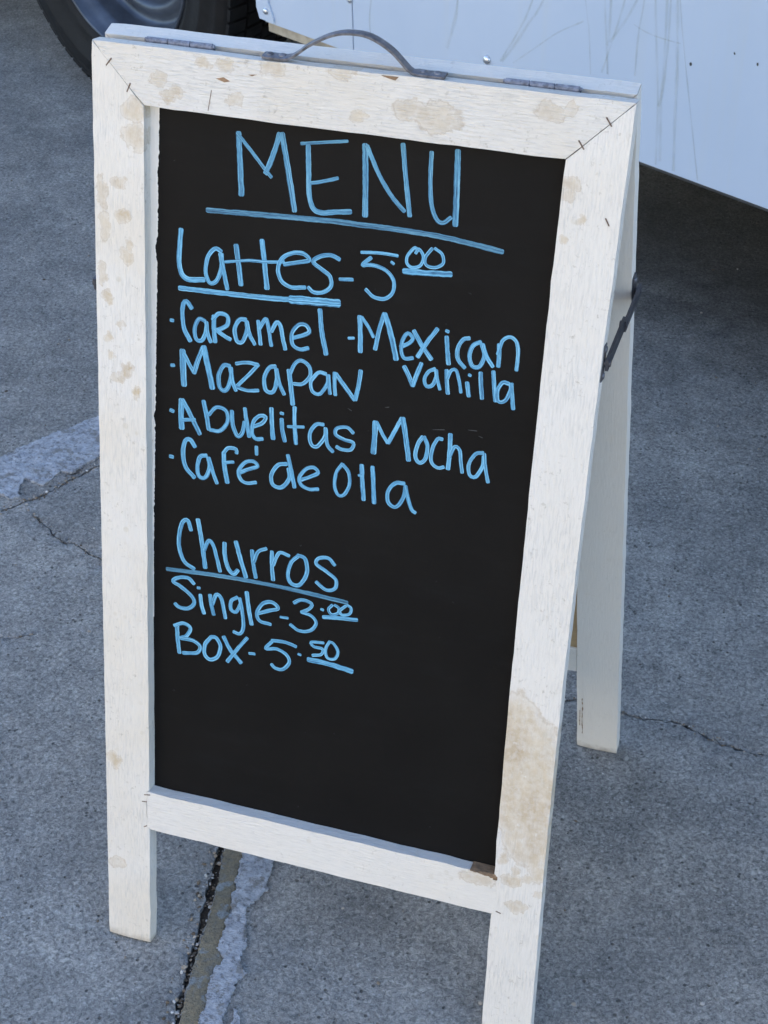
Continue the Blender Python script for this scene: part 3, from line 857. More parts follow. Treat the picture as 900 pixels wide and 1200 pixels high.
def crack_ring(line, w, seed):
    pts = subdivide_line(line, 0.003)
    L, Rr = [], []
    n = len(pts)
    for i, p in enumerate(pts):
        d = (pts[min(i + 1, n - 1)] - pts[max(i - 1, 0)]).normalized()
        nr = Vector((-d[1], d[0]))
        j = 0.0034 * fbm(p[0] * 95, p[1] * 95, seed, 5)
        ww = w * (0.25 + 1.1 * abs(fbm(p[0] * 60, p[1] * 60, seed + 3))) * min(1, i / 3 + 0.05, (n - 1 - i) / 3 + 0.05)
        ww = max(ww, 0.00025)
        c = Vector((p[0], p[1])) + nr * j
        L.append(c + nr * ww)
        Rr.append(c - nr * ww)
    return L + Rr[::-1]

bm = bmesh.new()
g = 90.0
bm.faces.new([bm.verts.new(v) for v in ((-g, -g, -0.06), (g, -g, -0.06), (g, g, -0.06), (-g, g, -0.06))])
ground = finish('ground', bm, MAT['soil'])
ground['kind'] = 'structure'
ground['label'] = 'worn grey concrete pavement with open joints and cracks'

J = (-0.141, 1.076)
FAR = 60.0
def along(p, d, y):
    return (p[0] + d * (y - p[1]), y)
j1L = [(J[0] - 0.004, J[1] - 0.006)] + JOINT_L + [along(JOINT_L[-1], -0.189, -1.5), along(JOINT_L[-1], -0.189, -FAR)]
j1R = [(J[0] + 0.003, J[1])] + JOINT_R + [along(JOINT_R[-1], -0.189, -1.5), along(JOINT_R[-1], -0.189, -FAR)]
j2 = JOINT2[::-1]
dn = Vector((0.84, -0.54))
def off2(p, s):
    return (p[0] + dn[0] * s, p[1] + dn[1] * s)
j2lo = [(J[0] - 0.004, J[1] - 0.006)] + [off2(p, 0.0017) for p in j2] + [off2(along(j2[-1], 0.642, -1.5), 0.002), off2(along(j2[-1], 0.642, -FAR), 0.002)]
j2up = [(J[0] - 0.004, J[1] + 0.001)] + [off2(p, -0.0019) for p in j2] + [off2(along(j2[-1], 0.642, -1.5), -0.002), off2(along(j2[-1], 0.642, -FAR), -0.002)]
j3R = [(J[0] + 0.003, J[1])] + [along((J[0] + 0.0025, J[1]), -0.189, y) for y in (2.2, 3.4, FAR)]
j3L = [(J[0] - 0.004, J[1] + 0.001)] + [along((J[0] - 0.003, J[1]), -0.189, y) for y in (2.2, 3.4, FAR)]
e1L, e1R = jit_edge(j1L, 0.003, 0.0050, 1.0, 70), jit_edge(j1R, 0.003, 0.0030, 5.0, 70)
e2lo, e2up = jit_edge(j2lo, 0.006, 0.0016, 8.0), jit_edge(j2up, 0.006, 0.0022, 12.0)
e3L, e3R = jit_edge(j3L, 0.012, 0.002, 20.0), jit_edge(j3R, 0.012, 0.002, 24.0)
slabA = e1L + e2lo[::-1][:-1]
slabB = e3R[::-1] + e1R[1:] + [Vector((FAR, -FAR)), Vector((FAR, FAR))]
slabC = e2up + [Vector((-FAR, -FAR)), Vector((-FAR, FAR))] + e3L[::-1][:-1]
grid = []
for i in range(95):
    for k in range(110):
        grid.append(Vector((-1.85 + i * 0.033 + random.uniform(-.01, .01), -0.7 + k * 0.035 + random.uniform(-.01, .01))))
crL, crL2, crR = crack_ring(CRACK_L[1:], 0.0024, 3.0), crack_ring(CRACK_L2, 0.0018, 6.0), crack_ring(CRACK_R, 0.0028, 9.0)
back_crack = crack_ring([(0.15, 1.95), (0.22, 1.99), (0.30, 1.96), (0.36, 1.99), (0.46, 1.95), (0.55, 1.98), (0.7, 1.93)], 0.004, 14.0)
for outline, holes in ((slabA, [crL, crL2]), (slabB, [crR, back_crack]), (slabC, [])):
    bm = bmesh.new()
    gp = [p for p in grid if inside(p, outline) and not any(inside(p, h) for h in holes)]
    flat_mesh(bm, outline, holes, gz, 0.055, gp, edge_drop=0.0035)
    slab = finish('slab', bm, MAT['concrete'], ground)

def flake(name, poly, lift, mat, parent, amp=0.002, seed=1.0, edge=0.0015, thick=0.004, rough=0.0008):
    pts = []
    for p in subdivide_line(poly, 0.0018, closed=True):
        pts.append(Vector((p[0] + amp * fbm(p[0] * 120, p[1] * 120, seed, 5) + amp * 0.8 * fbm(p[0] * 420, p[1] * 420, seed), p[1] + amp * fbm(p[0] * 120, p[1] * 120, seed + 5, 5) + amp * 0.8 * fbm(p[0] * 420, p[1] * 420, seed + 3))))
    x0, x1 = min(p[0] for p in pts), max(p[0] for p in pts)
    y0, y1 = min(p[1] for p in pts), max(p[1] for p in pts)
    gp = []
    y = y0
    while y < y1:
        x = x0
        while x < x1:
            q = Vector((x + random.uniform(-.0015, .0015), y + random.uniform(-.0015, .0015)))
            if inside(q, pts):
                gp.append(q)
            x += 0.005
        y += 0.005
    bm = bmesh.new()
    flat_mesh(bm, pts, [], lambda a, b: gz(a, b) + lift + rough * fbm(a * 70, b * 70, seed), thick, gp, edge_drop=edge * 0.5)
    return finish(name, bm, mat, parent)

# extend the hidden ends a little way under the sign
OCHRE_X = [(0.062, 0.02), (0.071, 0.03), (0.086, -0.02)] + OCHRE[1:] + []
OCHRE_X = [(0.056, 0.02)] + [(0.079, 0.022), (0.090, -0.03)] + OCHRE[1:]
PAINT1_X = [(0.095, -0.02), (0.083, 0.04), (0.098, 0.08), (0.125, 0.05), (0.136, -0.01)] + PAINT1[1:]
flake('joint_residue', OCHRE_X, 0.0016, MAT['ochre'], ground, 0.002, 3.0)
flake('paint_patch', PAINT1_X, 0.0034, MAT['paint'], ground, 0.003, 7.0)
flake('paint_patch', PAINT1B, 0.0030, MAT['paint'], ground, 0.002, 11.0)
flake('paint_patch', PAINT2, 0.0034, MAT['paint'], ground, 0.003, 15.0)

def pebbles(name, spots, mat, parent):
    bm = bmesh.new()
    for (x, y, z, r) in spots:
        m = Matrix.Translation((x, y, z)) @ Matrix.Rotation(random.uniform(0, 6.28), 4, 'Z') @ Matrix.Rotation(random.uniform(-.5, .5), 4, 'X') @ Matrix.Diagonal((r * random.uniform(.7, 1.5), r * random.uniform(.7, 1.1), r * random.uniform(.45, .8), 1))
        geo = bmesh.ops.create_icosphere(bm, subdivisions=1, radius=1.0, matrix=m)
        for v in geo['verts']:
            v.co += Vector((random.uniform(-.2, .2), random.uniform(-.2, .2), random.uniform(-.15, .15))) * r
    o = finish(name, bm, mat, parent)
    o['kind'] = 'stuff'
    return o

spots = []
for i in range(130):
    t = random.random()
    k = t * (len(JOINT_L) - 1)
    a = int(k); f = k - a
    pl = Vector(JOINT_L[a]).lerp(Vector(JOINT_L[min(a + 1, len(JOINT_L) - 1)]), f)
    pr = Vector(JOINT_R[a]).lerp(Vector(JOINT_R[min(a + 1, len(JOINT_R) - 1)]), f)
    q = pl.lerp(pr, random.uniform(0.1, 0.9))
    spots.append((q[0], q[1], random.uniform(-.010, -.003), 0.0007 + 0.0028 * random.random() ** 2))
for i in range(46):                                                  # crumbs on the chipped arris
    k = random.random() * (len(JOINT_L) - 1.01)
    a = int(k); f = k - a
    pl = Vector(JOINT_L[a]).lerp(Vector(JOINT_L[a + 1]), f)
    spots.append((pl[0] - random.uniform(-.001, .012), pl[1], 0.0004, random.uniform(0.001, 0.0032)))
for i in range(60):
    k = random.random() * (len(JOINT2) - 1.01)
    a = int(k); f = k - a
    q = Vector(JOINT2[a]).lerp(Vector(JOINT2[a + 1]), f)
    spots.append((q[0] + random.uniform(-.008, .008), q[1] + random.uniform(-.006, .006), -0.0005, random.uniform(0.0008, 0.0028)))
for line, cnt in ((CRACK_L, 46), (CRACK_R, 60), (CRACK_L2, 14)):
    for i in range(cnt):
        k = random.random() * (len(line) - 1.01)
        a = int(k); f = k - a
        q = Vector(line[a]).lerp(Vector(line[a + 1]), f)
        spots.append((q[0] + random.gauss(0, .003), q[1] + random.gauss(0, .003), random.uniform(-.001, .0004), random.uniform(0.0005, 0.0019)))
pebbles('joint_gravel', spots, MAT['pebble'], ground)
spots = []
for i in range(1300):
    x, y = random.uniform(-1.7, 0.95), random.uniform(-.45, 2.2)
    spots.append((x, y, gz(x, y) + 0.0002, 0.0007 + 0.0024 * random.random() ** 5))
pebbles('loose_grit', spots, MAT['pebble'], ground)
# dark fill at the bottom of the wide joint
bm = bmesh.new()
prev = None
for a, b in zip([(J[0] - .006, J[1])] + JOINT_L + [j1L[-2]], [(J[0] + .006, J[1])] + JOINT_R + [j1R[-2]]):
    cur = [bm.verts.new((a[0] - .006, a[1], -0.009)), bm.verts.new((b[0] + .006, b[1], -0.008))]
    if prev:
        bm.faces.new((prev[0], prev[1], cur[1], cur[0]))
    prev = cur
finish('joint_soil', bm, MAT['soil'], ground)

# ------------------------------------------------------------------ the sandwich board
W, H, TH, T, GAP = 0.508, 1.0366, 0.2172, 0.0179, 0.0085
S, S2, R0, R1 = 0.0530, 0.0553, 0.1619, 0.2126
DB = 0.0148
sign = thing('sandwich_board', 'white wooden A-frame sign with a black chalkboard menu in blue handwriting', 'menu sign', (0.254, 0, 0))
sn, cs = math.sin(TH), math.cos(TH)
front_loc = Vector((0, -GAP / 2 - H * sn, 0)) - T * Vector((0, cs, -sn)) - Vector(sign.location)
front_rot = (-TH, 0, 0)
rear_loc = Vector((0, GAP / 2 + H * sn, 0)) - Vector(sign.location)
rear_rot = (TH, 0, 0)
def fpart(name, bm, mat, parent=sign, smooth=False):
    return obj_from_bm(name, bm, mat, parent, smooth, front_loc if parent is sign else None, front_rot if parent is sign else None)
def rpart(name, bm, mat, parent=sign, smooth=False):
    return obj_from_bm(name, bm, mat, parent, smooth, rear_loc if parent is sign else None, rear_rot if parent is sign else None)

def plank(poly, d0, d1, seed, amp=0.0006, bevel=0.0016, step=0.014):
    """a sawn board: outline in (u, v), thickness d0..d1, slightly wandering arrises"""
    bm = bmesh.new()
    pts = subdivide_line(poly, step, closed=True)
    corner = [Vector(p) for p in poly]
    ring = []
    for p in pts:
        a = amp if min((p - c).length for c in corner) > 0.004 else amp * 0.4
        ring.append((p[0] + a * fbm(p[0] * 34, p[1] * 34, seed), p[1] + a * fbm(p[0] * 34, p[1] * 34, seed + 7)))
    lo = [bm.verts.new((u, d0 + 0.0003 * fbm(u * 9, v * 9, seed), v)) for u, v in ring]
    hi = [bm.verts.new((u, d1, v)) for u, v in ring]
    f0, f1 = bm.faces.new(lo), bm.faces.new(hi[::-1])
    n = len(ring)
    for i in range(n):
        bm.faces.new((lo[i], lo[(i + 1) % n], hi[(i + 1) % n], hi[i]))
    if bevel:
        es = [e for e in bm.edges if (f0 in e.link_faces or f1 in e.link_faces)]
        bmesh.ops.bevel(bm, geom=es, offset=bevel, segments=2, affect='EDGES', profile=0.55)
    bmesh.ops.triangulate(bm, faces=[f for f in bm.faces if len(f.verts) > 4])
    return bm

def bend(v):                                                       # the right stile is bowed a few millimetres
    k = (v - 0.5) / 0.52
    return 0.5052 + 0.0075 * k * k * (1.1 if v < 0.5 else 0.9)
def bend_in(v):
    k = (v - 0.55) / 0.5
    return 0.4525 + 0.0042 * k * k
g_ = 0.0004
vs_list = [0.0, 0.08, R0]
left_poly = [(0.0, 0.0), (S, 0.0), (S, R0 - g_), (S - 0.0035, R0 - g_), (S - 0.0035, R1 + g_), (S, R1 + g_), (S, H - S2), (0.0, H)]
left_poly = [(0.0, 0.0), (S, 0.0), (S, R0 - g_), (S - 0.0035, R0 - g_), (S - 0.0035, R1 + 0.001), (S, R1 + 0.001), (S - g_, H - S2 - g_), (0.0, H - g_)]
def right_poly_make(end_in):
    inner_low = [(bend_in(v), v) for v in (0.0, 0.06, 0.11)] + [(bend_in(R0), R0 - g_)]
    notch = [(bend_in(R0) + 0.0038, R0 - g_), (bend_in(R1) + 0.0038, R1 + 0.001)]
    inner_hi = [(bend_in(v), v) for v in (R1 + 0.001, .3, .4, .5, .6, .7, .8, .9)] + [(bend_in(H - S2) + g_, H - S2 - g_)]
    outer = [(bend(v), v) for v in (H, .95, .9, .8, .7, .6, .5, .4, .3, .2, .1, 0.0)]
    outer[0] = (bend(H), H - g_)
    return inner_low + notch + inner_hi + outer
right_poly = right_poly_make(True)
TRu, TRi = bend(H), bend_in(H - S2)
top_poly = [(g_, H), (S, H - S2), (0.2, H - S2 - 0.0006), (TRi, H - S2), (TRu - g_, H), (0.34, H), (0.17, H - 0.0012)]
bot_poly = [(S - 0.0031, R0), (bend_in(R0) + 0.0034, R0), (bend_in(R1) + 0.0034, R1), (S - 0.0031, R1)]

st_left = [s for s in STAINS if s[0] < 0.062 and s[1] < H - 0.05 or (s[0] < 0.05)]
st_right = [s for s in STAINS if s[0] > 0.452 and not 0.25 < s[1] < 0.45]
st_right += [(0.462, 0.400, 0.026, 0.040, .58), (0.478, 0.385, 0.030, 0.034, .55), (0.470, 0.350, 0.040, 0.050, .6), (0.492, 0.335, 0.026, 0.050, .6), (0.478, 0.300, 0.036, 0.036, .58), (0.498, 0.270, 0.018, 0.045, .55), (0.472, 0.262, 0.012, 0.022, .5), (0.484, 0.248, 0.016, 0.016, .45), (0.500, 0.228, 0.010, 0.012, .5), (0.462, 0.236, 0.006, 0.007, .5), (0.490, 0.219, 0.006, 0.006, .45), (0.476, 0.226, 0.004, 0.005, .5)]
st_top = [s for s in STAINS if s[1] > H - 0.062 and s[0] > 0.05]
st_bot = [s for s in STAINS if 0.15 < s[1] < 0.23 and 0.05 < s[0] < 0.46]
m_left = wood_material('white_paint_left_stile', 'v', st_left, 0.8, 1.15)
m_right = wood_material('white_paint_right_stile', 'v', st_right, 0.35, 1.25)
m_top = wood_material('white_paint_top_rail', 'u', st_top, 0.7, 1.3, 0.0016)
m_bot = wood_material('white_paint_bottom_rail', 'u', st_bot, 0.3, 0.7)
m_rear = wood_material('white_paint_rear', 'v', [], 0.25, 0.35, 0.0005)
m_rear_u = wood_material('white_paint_rear_rails', 'u', [], 0.25, 0.5)

fpart('stile', plank(left_poly, 0, T, 1.0), m_left)
fpart('stile', plank(right_poly, 0, T, 5.0, amp=0.0008), m_right)['label'] = 'right stile with a large tan weathered patch'
fpart('top_rail', plank(top_poly, 0, T, 9.0), m_top)
fpart('bottom_rail', plank(bot_poly, 0, T, 13.0, amp=0.0009), m_bot)
# rear leaf, hinged to the front one at the top
rleft = [(0.0, 0.0), (S, 0.0), (S, H - S2), (0.0, H - g_)]
rright = [(W - S, 0.0), (W, 0.0), (W, H - g_), (W - S, H - S2)]
rtop = [(g_, H), (S, H - S2), (W - S, H - S2), (W - g_, H)]
rbot = [(S + 0.0004, R0 + 0.004), (W - S - 0.0004, R0 + 0.004), (W - S - 0.0004, R1), (S + 0.0004, R1)]
rpart('stile', plank(rleft, 0, T, 21.0), m_rear)
rpart('stile', plank(rright, 0, T, 25.0), m_rear)
rpart('top_rail', plank(rtop, 0, T, 29.0), m_rear_u)
rpart('bottom_rail', plank(rbot, 0.0006, T, 33.0), m_rear_u)

def panel_mesh(d0, d1):
    bm = bmesh.new()
    box(bm, 0.046, 0.464, d0, d1, R1 - 0.006, H - S2 + 0.008)
    return bm
chalkboard = fpart('chalkboard', panel_mesh(DB, DB + 0.0022), MAT['board'])
fpart('backing', panel_mesh(DB + 0.0022, DB + 0.0028), MAT['hardboard'])
rb = rpart('chalkboard', panel_mesh(0.0045, 0.0066), MAT['board'])
rpart('backing', panel_mesh(0.0036, 0.0044), MAT['hardboard'])

# ---- handwriting: every stroke a ribbon of chalk ink on the board
def catmull(pts, step):
    P = [Vector(p) for p in pts]
    if len(P) == 2:
        P = [P[0], P[0].lerp(P[1], .5), P[1]]
    P = [P[0] * 2 - P[1]] + P + [P[-1] * 2 - P[-2]]
    out = []
    for i in range(1, len(P) - 2):
        a, b, c, d = P[i - 1], P[i], P[i + 1], P[i + 2]
        n = max(2, int((c - b).length / step))
        for j in range(n):
            t = j / n
            out.append(0.5 * ((2 * b) + (c - a) * t + (2 * a - 5 * b + 4 * c - d) * t * t + (3 * b - a - 3 * c + d) * t ** 3))
    out.append(P[-2])
    return out

stroke_no = 0
def stroke(bm, uvl, width, pts):
    global stroke_no
    stroke_no += 1
    line = catmull(pts, 0.0016)
    n = len(line)
    base = DB - 0.00018 - 0.00005 * (stroke_no % 9)
    w = width * 0.5
    length = 0.0
    o1, o2 = random.uniform(0, 50), random.uniform(0, 50)
    rows = []
    K = 4
    # round-ish blunt ends
    d0 = (line[1] - line[0]).normalized()
    d1 = (line[-1] - line[-2]).normalized()
    ext = [(line[0] - d0 * w * .55, d0, .55), (line[0] - d0 * w * .3, d0, .85)]
    mid = []
    for i, p in enumerate(line):
        d = (line[min(i + 1, n - 1)] - line[max(i - 1, 0)])
        d = d.normalized() if d.length > 1e-9 else d0
        mid.append((p, d, 1.0))
    seq = ext + mid + [(line[-1] + d1 * w * .3, d1, .85), (line[-1] + d1 * w * .55, d1, .55)]
    last = None
    for i, (p, d, k) in enumerate(seq):
        if last is not None:
            length += (p - last).length
        last = p
        nr = Vector((-d[1], d[0]))
        ww = w * k * (1 + 0.10 * fbm(length * 120 + o1, o2, 0.5))
        q = p + nr * w * 0.10 * fbm(length * 160, o1, 3.0)
        dep = base - 0.00004 * (i / len(seq))
        rows.append([(bm.verts.new((q[0] + nr[0] * ww * s, dep, q[1] + nr[1] * ww * s)), (length + o1, (s + 1) / 2 + 0.0)) for s in (-1, -.5, 0, .5, 1)])
    for a, b in zip(rows, rows[1:]):
        for i in range(K):
            quad = (a[i], a[i + 1], b[i + 1], b[i])
            f = bm.faces.new([x[0] for x in quad])
            for lp, x in zip(f.loops, quad):
                lp[uvl].uv = (x[1][0], x[1][1] + o2 * 0)

WORD_LABELS = dict(menu='MENU', lattes='Lattes 5.00', caramel='Caramel', mexican='Mexican', vanilla='vanilla', mazapan='Mazapan', abuelitas='Abuelitas', mocha='Mocha', cafe='Café', de='de', olla='Olla', churros='Churros', single='Single 3.00', box='Box 5.50')
for word, strokes in WORDS.items():
    bm = bmesh.new()
    uvl = bm.loops.layers.uv.new('UVMap')
    for wmm, pts in strokes:
        stroke(bm, uvl, wmm * 0.001, [(u * 0.001, v * 0.001) for u, v in pts])
    for f in bm.faces:
        f.normal_update()
        if f.normal.y > 0:
            f.normal_flip()
    under = word.endswith('underline')
    o = finish('underline' if under else 'lettering', bm, MAT['ink_dim'] if word in ('menu_underline', 'churros_underline') else MAT['ink_menu'] if word == 'menu' else MAT['ink'], chalkboard)
    if not under:
        o['label'] = 'blue handwritten word ' + WORD_LABELS[word]

for (u0, v0, u1, v1) in ((0.349, 0.7015, 0.361, 0.7035), (0.384, 0.7075, 0.393, 0.708), (0.262, 0.7085, 0.266, 0.7065), (0.395, 0.703, 0.399, 0.702), (0.300, 0.716, 0.304, 0.717)):
    bm = bmesh.new()
    d = Vector((u1 - u0, v1 - v0)).normalized()
    n = Vector((-d[1], d[0])) * 0.0004
    bm.faces.new([bm.verts.new((a + n[0] * k, DB - 0.00015, b + n[1] * k)) for a, b, k in ((u0, v0, -.4), (u1, v1, -1), (u1, v1, 1), (u0, v0, .4))])
    obj_from_bm('scratch', bm, MAT['darksill'], chalkboard)
# ---- ragged white paint smeared onto the board along the left stile
bm = bmesh.new()
prev = None
v = H - S2 - 0.001
while v > 0.43:
    t = (H - S2 - v) / 0.55
    wdt = max(0.0004, 0.0096 * max(0.0, 1 - t) ** 1.1 - 0.0006 + 0.0011 * fbm(v * 210, 2.0, 1.0, 4) - 0.0045 * max(0, fbm(v * 28, 7.0, 2.0) - 0.15))
    cur = [bm.verts.new((S - 0.001, DB - 0.0003, v)), bm.verts.new((S + wdt * 0.7, DB - 0.00045, v)), bm.verts.new((S + wdt, DB - 0.0001, v + random.uniform(-.0005, .0005)))]
    if prev:
        for i in (0, 1):
            bm.faces.new((prev[i], prev[i + 1], cur[i + 1], cur[i]))
    prev = cur
    v -= 0.0011
obj_from_bm('paint_smear', bm, m_rear, chalkboard)

# ---- staples in the mitres, gouges and a splintered corner
def mark(name, poly, mat, parent, d=-0.0004, th=0.0006):
    bm = bmesh.new()
    a = [bm.verts.new((u, d, v)) for u, v in poly]
    b = [bm.verts.new((u, d + th, v)) for u, v in poly]
    bm.faces.new(a)
    bm.faces.new(b[::-1])
    for i in range(len(a)):
        bm.faces.new((a[i], a[(i + 1) % len(a)], b[(i + 1) % len(a)], b[i]))
    return fpart(name, bm, mat)
def bar(name, c, ang, L, w, mat):
    d = Vector((math.cos(ang), math.sin(ang)))
    n = Vector((-d[1], d[0]))
    c = Vector(c)
    poly = [c - d * L - n * w, c + d * L * .9 - n * w * 1.2, c + d * L + n * w, c - d * L * .95 + n * w * .8]
    return mark(name, [(p[0], p[1]) for p in poly], mat, sign)
for c, a in (((0.0175, H - 0.0185), 0.9), ((0.0375, H - 0.040), 1.15), ((0.4905, H - 0.0185), 2.2), ((0.4685, H - 0.041), 2.2)):
    bar('staple', c, a, 0.0048, 0.00062, MAT['staple'])
for c, a, L in (((0.0505, 0.2085), 0.2, .004), ((0.0470, 0.1985), 0.1, .003), ((0.0480, 0.1650), 0.6, .0025), ((0.4630, 0.1665), 2.9, .003)):
    bar('staple', c, a, L, 0.0005, MAT['staple'])
mark('gouge', [(0.1255, 1.0145), (0.133, 1.0165), (0.1395, 1.0135), (0.134, 1.0120)], MAT['barewood'], sign)
mark('gouge', [(0.157, 1.0215), (0.1655, 1.0225), (0.161, 1.0205)], MAT['barewood'], sign)
mark('gouge', [(0.2835, 1.0350), (0.300, 1.0352), (0.297, 1.0318), (0.291, 1.0328)], MAT['barewood'], sign)
bar('gouge', (0.1195, 0.994), 1.40, 0.010, 0.00025, MAT['staple'])
bar('gouge', (0.4985, 0.931), 2.1, 0.004, 0.0006, MAT['staple'])
bm = bmesh.new()                                                    # splintered end of the bottom rail
pr = None
for i in range(26):
    t = i / 25
    u = 0.428 + 0.0295 * t
    lo = R1 - 0.0008 - 0.0048 * t * (0.5 + 0.5 * t) + 0.0016 * fbm(u * 260, 1, 1, 4)
    hi = R1 + 0.0006
    lo = R1 - (R1 - lo) * 0.75
    cur = [bm.verts.new((u, -0.0006, lo)), bm.verts.new((u, -0.0011 + 0.0006 * fbm(u * 400, 3, 1), (lo + hi) / 2)), bm.verts.new((u, 0.001, hi)), bm.verts.new((u, DB, hi + 0.0005))]
    if pr:
        for k in range(3):
            bm.faces.new((pr[k], pr[k + 1], cur[k + 1], cur[k]))
    pr = cur
fpart('splinter', bm, MAT['barewood'])
bm = bmesh.new()
box(bm, bend_in(R1) - 0.001, bend_in(R1) + 0.0042, -0.0009, 0.003, R1 - 0.0055, R1 - 0.0005, 0.0012)
fpart('splinter', bm, MAT['barewood'])

for va, vb, u in ((0.032, 0.112, W - S + 0.0072), (0.050, 0.086, W - S + 0.0040)):     # paint rubbed off along the rear leg's edge
    bm = bmesh.new()
    pr = None
    v = va
    while v < vb:
        w = max(0.00008, 0.0004 + 0.0007 * fbm(v * 130, u * 50, 2.0, 4))
        uc = u + 0.0006 * fbm(v * 60, 3.0, u * 9)
        cur = [bm.verts.new((uc - w, -0.0005, v)), bm.verts.new((uc + w, -0.0005, v))]
        if pr:
            bm.faces.new((pr[0], pr[1], cur[1], cur[0]))
        pr = cur
        v += 0.0015
    rpart('gouge', bm, MAT['barewood'])

# ---- hinges, handle, folding braces
TZ = H * cs
def spart(name, bm, mat, parent=sign, smooth=False):               # in world coordinates relative to the sign's base
    for v in bm.verts:
        v.co -= Vector(sign.location)
    return obj_from_bm(name, bm, mat, parent, smooth)
for u0, u1 in ((0.0458, 0.113), (0.3911, 0.4585)):
    bm = bmesh.new()
    n = 3
    for k in range(n):
        a = u0 + (u1 - u0) * k / n + 0.0006
        b = u0 + (u1 - u0) * (k + 1) / n - 0.0006
        tube(bm, (a, 0, TZ + 0.0002), (b, 0, TZ + 0.0002), 0.0032, 14)
    tube(bm, (u0 - 0.0015, 0, TZ + 0.0008), (u1 + 0.0015, 0, TZ + 0.0008), 0.0018, 10)
    hinge = spart('hinge', bm, MAT['hinge'], smooth=False)
    for sgn in (-1, 1):
        lf = bmesh.new()
        box(lf, u0, u1, -0.0008, 0.0008, -0.030, 0.0)
        rm = Matrix.Rotation(sgn * TH, 4, 'X')
        bmesh.ops.transform(lf, matrix=Matrix.Translation((0, sgn * 0.0032, TZ - 0.001)) @ rm, verts=lf.verts)
        spart('hinge_leaf', lf, MAT['metal'], hinge)

HY = -0.0125
path = [(0.1685, TZ + 0.0042), (0.1900, TZ + 0.0042), (0.2000, TZ + 0.0085), (0.2148, 1.0318), (0.2354, 1.0428), (0.2530, 1.0466), (0.2715, 1.0450), (0.2911, 1.0345), (0.3068, 1.0190), (0.3146, TZ + 0.0045), (0.3406, TZ + 0.0042)]
line = catmull(path, 0.003)
bm = bmesh.new()
pr = None
ang = 0.0
for i, p in enumerate(line):
    d = (line[min(i + 1, len(line) - 1)] - line[max(i - 1, 0)]).normalized()
    nr = Vector((-d[1], d[0])) * 0.0011
    hw = 0.0046 if 0.195 < p[0] < 0.312 else 0.0062
    cur = [bm.verts.new((p[0] + s * nr[0], HY + y, p[1] + s * nr[1])) for s, y in ((-1, -hw), (1, -hw), (1.7, -hw * .4), (1.7, hw * .4), (1, hw), (-1, hw))]
    if pr:
        for k in range(6):
            bm.faces.new((pr[k], pr[(k + 1) % 6], cur[(k + 1) % 6], cur[k]))
    else:
        bm.faces.new(cur)
    pr = cur
bm.faces.new(pr[::-1])
handle = spart('handle', bm, MAT['metal'])
for u in (0.1745, 0.1865, 0.320, 0.333):
    b2 = bmesh.new()
    lathe(b2, [(0.0036, 0), (0.0034, 0.0012), (0.0018, 0.0020), (0.0001, 0.0021)], (u, HY, TZ + 0.0055), (0, 0, 1), (1, 0, 0), 12)
    spart('screw', b2, MAT['metal'], handle, True)

def brace(side):
    x = 0.5062 if side > 0 else 0.0
    o = side
    zf, zr = 0.781, 0.789
    yf = -GAP / 2 - (H - zf / cs) * sn - 0.008
    yr = GAP / 2 + (H - zr / cs) * sn + 0.008
    bm = bmesh.new()
    xa = x + o * 0.0036
    A, B = Vector((xa, yf, zf)), Vector((xa + o * 0.001, yr, zr))
    Mid = A.lerp(B, 0.52)
    def strap(P, Q, hw, th, ox):
        d = (Q - P).normalized()
        n = d.cross(Vector((1, 0, 0))).normalized()
        c = []
        for p in (P - d * 0.004, Q + d * 0.004):
            for s in (-1, 1):
                for k in (0, 1):
                    c.append(bm.verts.new(p + n * hw * s + Vector((o * (ox + th * k), 0, 0))))
        for q in ((0, 1, 3, 2), (4, 6, 7, 5), (0, 4, 5, 1), (2, 3, 7, 6), (0, 2, 6, 4), (1, 5, 7, 3)):
            bm.faces.new([c[i] for i in q])
    strap(A, Mid, 0.0062, 0.0030, 0.0)
    strap(Mid, B, 0.0058, 0.0026, 0.0022)
    tube(bm, A - Vector((o * 0.0036, 0, 0)), A + Vector((o * 0.0045, 0, 0)), 0.0032)
    xr = W if side > 0 else 0.0
    tube(bm, Vector((xr, B.y, B.z)), B + Vector((o * 0.0055, 0, 0)), 0.0028)
    tube(bm, Mid - Vector((o * 0.002, 0, 0)), Mid + Vector((o * 0.0055, 0, 0)), 0.0034)
    br = spart('folding_brace', bm, MAT['blackmetal'])
    for (yy, zz, tilt, xb) in ((yf, zf, -TH, x), (yr, zr, TH, xr)):
        pb = bmesh.new()
        lo, hi = (xb - 0.0005, xb + 0.0022) if o > 0 else (xb - 0.0022, xb + 0.0005)
        box(pb, lo, hi, -0.0055, 0.0055, -0.018, 0.018, 0.0008)
        bmesh.ops.transform(pb, matrix=Matrix.Translation((0, yy, zz)) @ Matrix.Rotation(tilt, 4, 'X'), verts=pb.verts)
        spart('bracket', pb, MAT['blackmetal'], br)
        for dz in (-0.013, 0.013):
            sb = bmesh.new()
            q = Matrix.Translation((0, yy, zz)) @ Matrix.Rotation(tilt, 4, 'X') @ Vector((0, 0, dz))
            lathe(sb, [(0.0034, 0), (0.0030, 0.0012), (0.0001, 0.0018)], (xb + o * 0.0022, q.y, q.z), (o, 0, 0), (0, 0, 1), 10)
            spart('screw', sb, MAT['metal'], br, True)
brace(1)
brace(-1)

